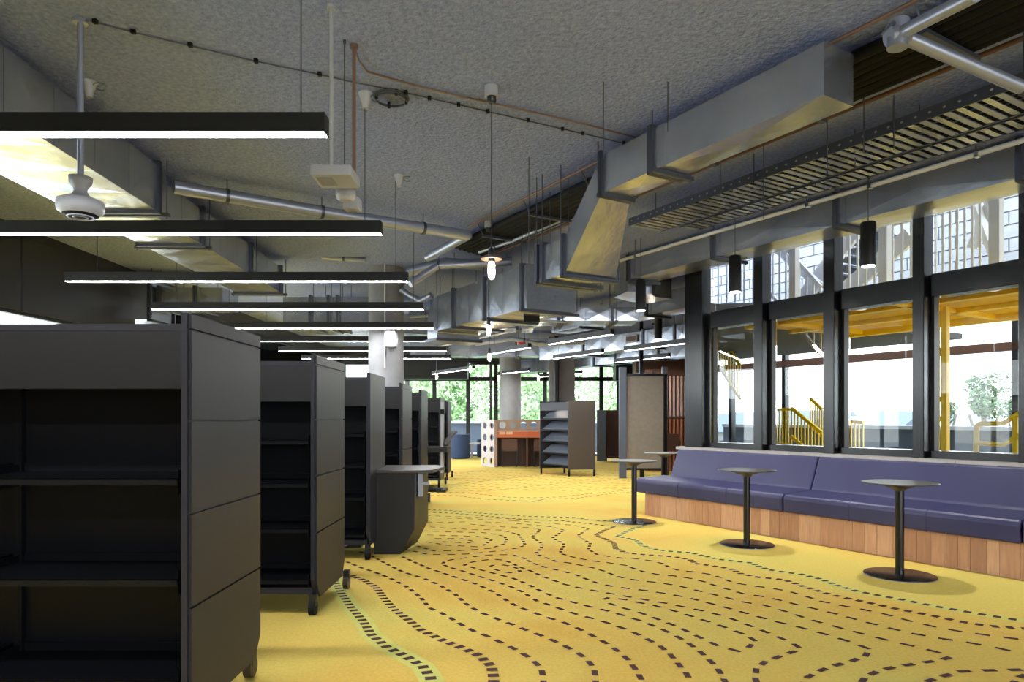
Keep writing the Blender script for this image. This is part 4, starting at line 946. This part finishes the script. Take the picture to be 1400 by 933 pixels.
# copper line and the data cable on the ceiling
pipe('thin copper line clipped across the ceiling from the upright pipe to the large duct', [CE(484,62,3.335), CE(490,82,3.335), CE(502,98,3.335), CE(560,115,3.335), CE(640,134,3.335), CE(740,156,3.335), CE(800,170,3.335), CE(872,189,3.335)], .007, 'copper', 'copper_pipe', n=6)
o = pipe('thin dark cable clipped across the whole ceiling', [CE(108,25,3.344), CE(182,44,3.344), CE(350,84,3.344), CE(437,102,3.344), CE(480,112,3.344), CE(555,127,3.344), CE(668,153,3.344), CE(797,183,3.344), CE(862,198,3.344)], .004, 'steeld', 'ceiling_cable', 'cable', n=6)
for px, py in ((130,30),(182,44),(260,62),(350,84),(437,102),(555,127),(587,135),(627,144),(667,153),(722,165),(769,177),(797,183),(853,196)):
    c = CE(px,py,3.335); b = Vector(o['_b']); MB().box(c.x-.011,c.x+.011,c.y-.011,c.y+.011,3.327,3.35).build('clip', 'rubber', o)
# drop pipes
def drop(lab, px, ytop, ybot, Y, r, m='pipe', name='drop_pipe'):
    x = (px-700)/FPX*Y; z1 = CEILZ if ytop is None else CAMZ+(HY-ytop)*Y/FPX; z0 = CAMZ+(HY-ybot)*Y/FPX
    o = thing(name, lab, 'pipe', at=(x,Y,z0)); MB().tube([(0,0,0),(0,0,z1-z0)], r, 10).build('pipe', m, o); MB().lathe([(r*2.2,z1-z0-.02),(r*2.2,z1-z0)], n=14).build('ceiling_plate', m, o); return o
drop('pale vertical pipe holding the round white sensor at the left', 110, None, 244, 3.75, .017)
drop('grey vertical pipe holding the white emergency box', 453, None, 226, 3.62, .010, 'white')
drop('copper coloured vertical pipe down to the small white detector', 484, None, 258, 4.0, .011, 'copper')
drop('thin steel rod beside the copper coloured upright pipe', 471, None, 230, 3.95, .004, 'steeld')
# sensors
Y = 3.75; x = (110-700)/FPX*Y; z = CAMZ+(HY-297)*Y/FPX
o = thing('ceiling_speaker', 'white round mushroom shaped sensor with a dark grille, hanging at the left', 'sensor', at=(x,Y,z))
MB().lathe([(.088,.012),(.11,.03),(.116,.05),(.114,.085),(.08,.10),(.045,.115),(.032,.14),(.035,.155),(.055,.185),(.058,.215),(.02,.216)], n=32).build('body', 'white', o)
MB().lathe([(.055,.0),(.085,.008),(.088,.014)], n=28).build('grille', 'rubber', o)
for r in (.035,.062): 
    MB().tube([(r*math.cos(2*math.pi*k/20), r*math.sin(2*math.pi*k/20), -.002+.06*(r-.035)) for k in range(21)], .004, 6).build('ring', 'pipe', o)
Y = 3.62; p = lambda px, py: AT(px, py, Y)
o = thing('emergency_box', 'white oblong emergency light box hanging near the top centre-left', 'emergency light', base=tuple(p(450,242)))
a = p(425,241); b = p(481,226); MB().box(a.x, b.x, Y-.02, Y+.20, a.z, b.z).build('body', 'white', o, bevel=.01)
MB().box(p(431,0).x, p(452,0).x, Y+.02, Y+.14, a.z-.004, a.z+.002).build('lens', 'conc', o)
Y = 4.0; q = AT(473,275,Y); o = thing('smoke_detector', 'small round white detector under the copper coloured pipe', 'detector', at=tuple(q))
MB().lathe([(.035,.0),(.05,.01),(.058,.035),(.055,.06),(.03,.07)], n=24).build('body', 'white', o)
MB().tube([(.0,0,.07),(.0,0,.11)], .01, 8).build('stem', 'white', o)
Y = 4.4; q = AT(482,288,Y); o = thing('junction_box', 'small pale square box hanging below the round detector', 'box', at=tuple(q))
MB().box(-.05,.05,-.05,.05,0,.075).build('body', 'white', o, bevel=.006); MB().lathe([(.03,-.006),(.034,0)], n=18).build('lens', 'conc', o)
# ceiling hooks with coils
for px, py, lab in ((500,128,'pale cone shaped ceiling mount left of the cable coil'),(546,240,'small cone shaped ceiling mount with a cable loop above the second lamp'),(122,112,'silver cone shaped mount on the ceiling at the far left')):
    c = CE(px, py); o = thing('ceiling_mount', lab, 'ceiling mount', at=(c.x,c.y,CEILZ-.1)); MB().lathe([(.02,0),(.028,.04),(.045,.09),(.05,.1)], n=18).build('cone', 'white', o)
    MB().tube([(.03*math.cos(k/3)+.06, .03*math.sin(k/3), .05+.002*k) for k in range(20)], .003, 5).build('cable_loop', 'steeld', o)
c = CE(535,131); o = thing('cable_coil', 'coil of grey cable tied to the ceiling near the top centre-left', 'cable', at=(c.x,c.y,CEILZ-.03))
for r, z in ((.10,.0),(.108,.008),(.115,.016)): MB().tube([(r*math.cos(2*math.pi*k/24), r*math.sin(2*math.pi*k/24), z) for k in range(25)], .005, 6).build('loop', 'steeld', o)
for a in (.3,1.9,3.6,5.2): MB().box(.1*math.cos(a)-.008,.1*math.cos(a)+.008,.1*math.sin(a)-.008,.1*math.sin(a)+.008,-.01,.03).build('cable_tie', 'rubber', o)
# junction box on the column, exit sign
Y = 9.6; x = (534-700)/FPX*Y; o = thing('wall_speaker', 'rounded white speaker fixed high on the concrete column', 'speaker', at=(x, Y, CAMZ+(HY-474)*Y/FPX))
MB().prismy([(-.07,.0),(-.05,-.012),(.05,-.012),(.07,.0),(.085,.11),(.07,.2),(.05,.212),(-.05,.212),(-.07,.2),(-.085,.11)], -.04, .13).build('body', 'white', o, bevel=.012)
Y = 10.5; xa = (588-700)/FPX*Y; xb = (615-700)/FPX*Y; za = CAMZ+(HY-467)*Y/FPX; zb = CAMZ+(HY-453)*Y/FPX
o = thing('exit_sign', 'green and white exit sign with running figure and arrow', 'exit sign', base=((xa+xb)/2, Y, za))
MB().box(xa-.02, xb, Y, Y+.05, za-.01, zb+.01).build('housing', 'white', o, bevel=.006)
MB().box(xa, xb-.01, Y-.004, Y, za, zb).build('green_face', 'green', o)
w = xb-xa; h = zb-za; f = MB()
X = lambda u: xa+u*w; Z = lambda v: za+v*h
f.box(X(.14), X(.40), Y-.007, Y-.0045, Z(.08), Z(.92)); 
f.prismy([(X(.50),Z(.42)),(X(.70),Z(.42)),(X(.70),Z(.18)),(X(.92),Z(.5)),(X(.70),Z(.82)),(X(.70),Z(.58)),(X(.50),Z(.58))], Y-.007, Y-.0045); f.build('arrow_and_door', 'signwhite', o)
f = MB(); f.add([(X(.30)+.013*math.cos(k*math.pi/4), Y-.009, Z(.78)+.013*math.sin(k*math.pi/4)) for k in range(8)], [tuple(range(8))])
def limb(a, b, w_=.014):
    a = Vector((X(a[0]),Y-.009,Z(a[1]))); b = Vector((X(b[0]),Y-.009,Z(b[1]))); d = (b-a).normalized(); n = Vector((-d.z,0,d.x))*w_/2; f.add([a-n,b-n,b+n,a+n], [(0,1,2,3)])
limb((.28,.68),(.25,.42),.02); limb((.27,.62),(.36,.52),.009); limb((.26,.6),(.19,.55),.009); limb((.25,.42),(.33,.30)); limb((.33,.30),(.31,.14)); limb((.25,.42),(.22,.26)); limb((.22,.26),(.16,.18))
f.build('running_figure', 'green', o)
MB().tube([((xa+xb)/2,Y+.025,zb),((xa+xb)/2,Y+.025,CEILZ)], .006, 6).build('hanger_rod', 'steeld', o)
# small things at the far ceiling
Y = 13.0; solo(MB().lathe([(.05,0),(.08,.03),(.08,.08)], ((713-700)/FPX*Y, Y, CAMZ+(HY-474)*Y/FPX), 16), 'alarm_bell', 'red', 'small red alarm under the far ducts right of the hanging bulbs', 'alarm', ((713-700)/FPX*Y, Y, CAMZ+(HY-474)*Y/FPX))
Y = 12.2; solo(MB().box((716-700)/FPX*8.6, (738-700)/FPX*8.6, 8.6, 8.7, CAMZ+(HY-440)*8.6/FPX, CAMZ+(HY-432)*8.6/FPX), 'black_bracket', 'rubber', 'black bracket box hanging under the branch duct', 'bracket', ((727-700)/FPX*8.6, 8.6, CAMZ+(HY-440)*8.6/FPX))
# loose hanging rods from the ceiling
for i, (px, yt, yb, Y) in enumerate(((825,112,218,4.7),(913,112,180,4.45),(1131,160,240,4.9),(1169,176,230,4.9),(1222,130,205,4.55),(1257,142,185,4.75),(985,220,270,5.9),(1181,118,210,4.5),(1044,196,300,5.4),(723,215,395,7.4),(752,262,390,6.9),(777,240,380,6.2),(597,370,450,9.0),(621,345,430,8.8),(651,365,410,9.2),(714,300,400,8.0))):
    c = CE(px, yt if yt < 520 else 300); Yc = c.y; z0 = CAMZ+(HY-yb)*Yc/FPX
    o = thing('hanger_rod', 'thin steel rod hanging from the ceiling, %s' % ['above the stepped duct','above the square ended duct','left of the wide cable tray','second rod by the cable tray','long rod by the cable tray','short rod right of the long one','short rod above the long duct','dark rod crossing the tray near the third pane','rod at the tray left of the corner','rod left of the stepped duct','second rod left of the stepped duct','rod touching the low duct','rod left of the exit sign','rod above the duct elbow','rod right of the duct elbow','rod above the branch duct'][i], 'rod', at=(c.x,c.y,z0), group='threaded rods hanging from the ceiling')
    MB().tube([(0,0,0),(0,0,CEILZ-z0)], .004, 5).build('rod', 'steeld', o)

o = thing('service_pole', 'slim dark pole before the far windows, left of the pale round column', 'pole', at=((671-700)/FPX*18.6, 18.6, 0))
MB().box(-.035,.035,-.035,.035,0,CEILZ).build('pole', 'black', o)

pipe('thin grey pipe behind the far side of the stepped duct', [AT(655,345,8.2), AT(700,330,7.9), AT(770,300,7.2)], .02, clamps=2)
pipe('thin pale pipe below the branch duct near the second hanging bulb', [AT(640,446,10.1), AT(712,436,10.1), AT(775,441,10.1)], .018)
pipe('silver pipe crossing above the exit sign', [AT(560,432,11.4), AT(640,428,11.4), AT(730,424,11.4)], .04, clamps=1)
pipe('bent silver pipe above the slanting lamps in the middle distance', [AT(650,470,14.2), AT(700,463,14.0), AT(735,470,13.9), AT(800,468,13.9)], .05, clamps=1)
pipe('thin pipe running under the ceiling left of the column', [AT(440,352,9.3), AT(500,356,9.3)], .03, clamps=1)
pipe('flexible silver pipe drooping beside the duct elbow above the exit sign', [AT(590,404,9.6), AT(575,412,9.7), AT(560,404,9.8), AT(548,396,9.8)], .045)
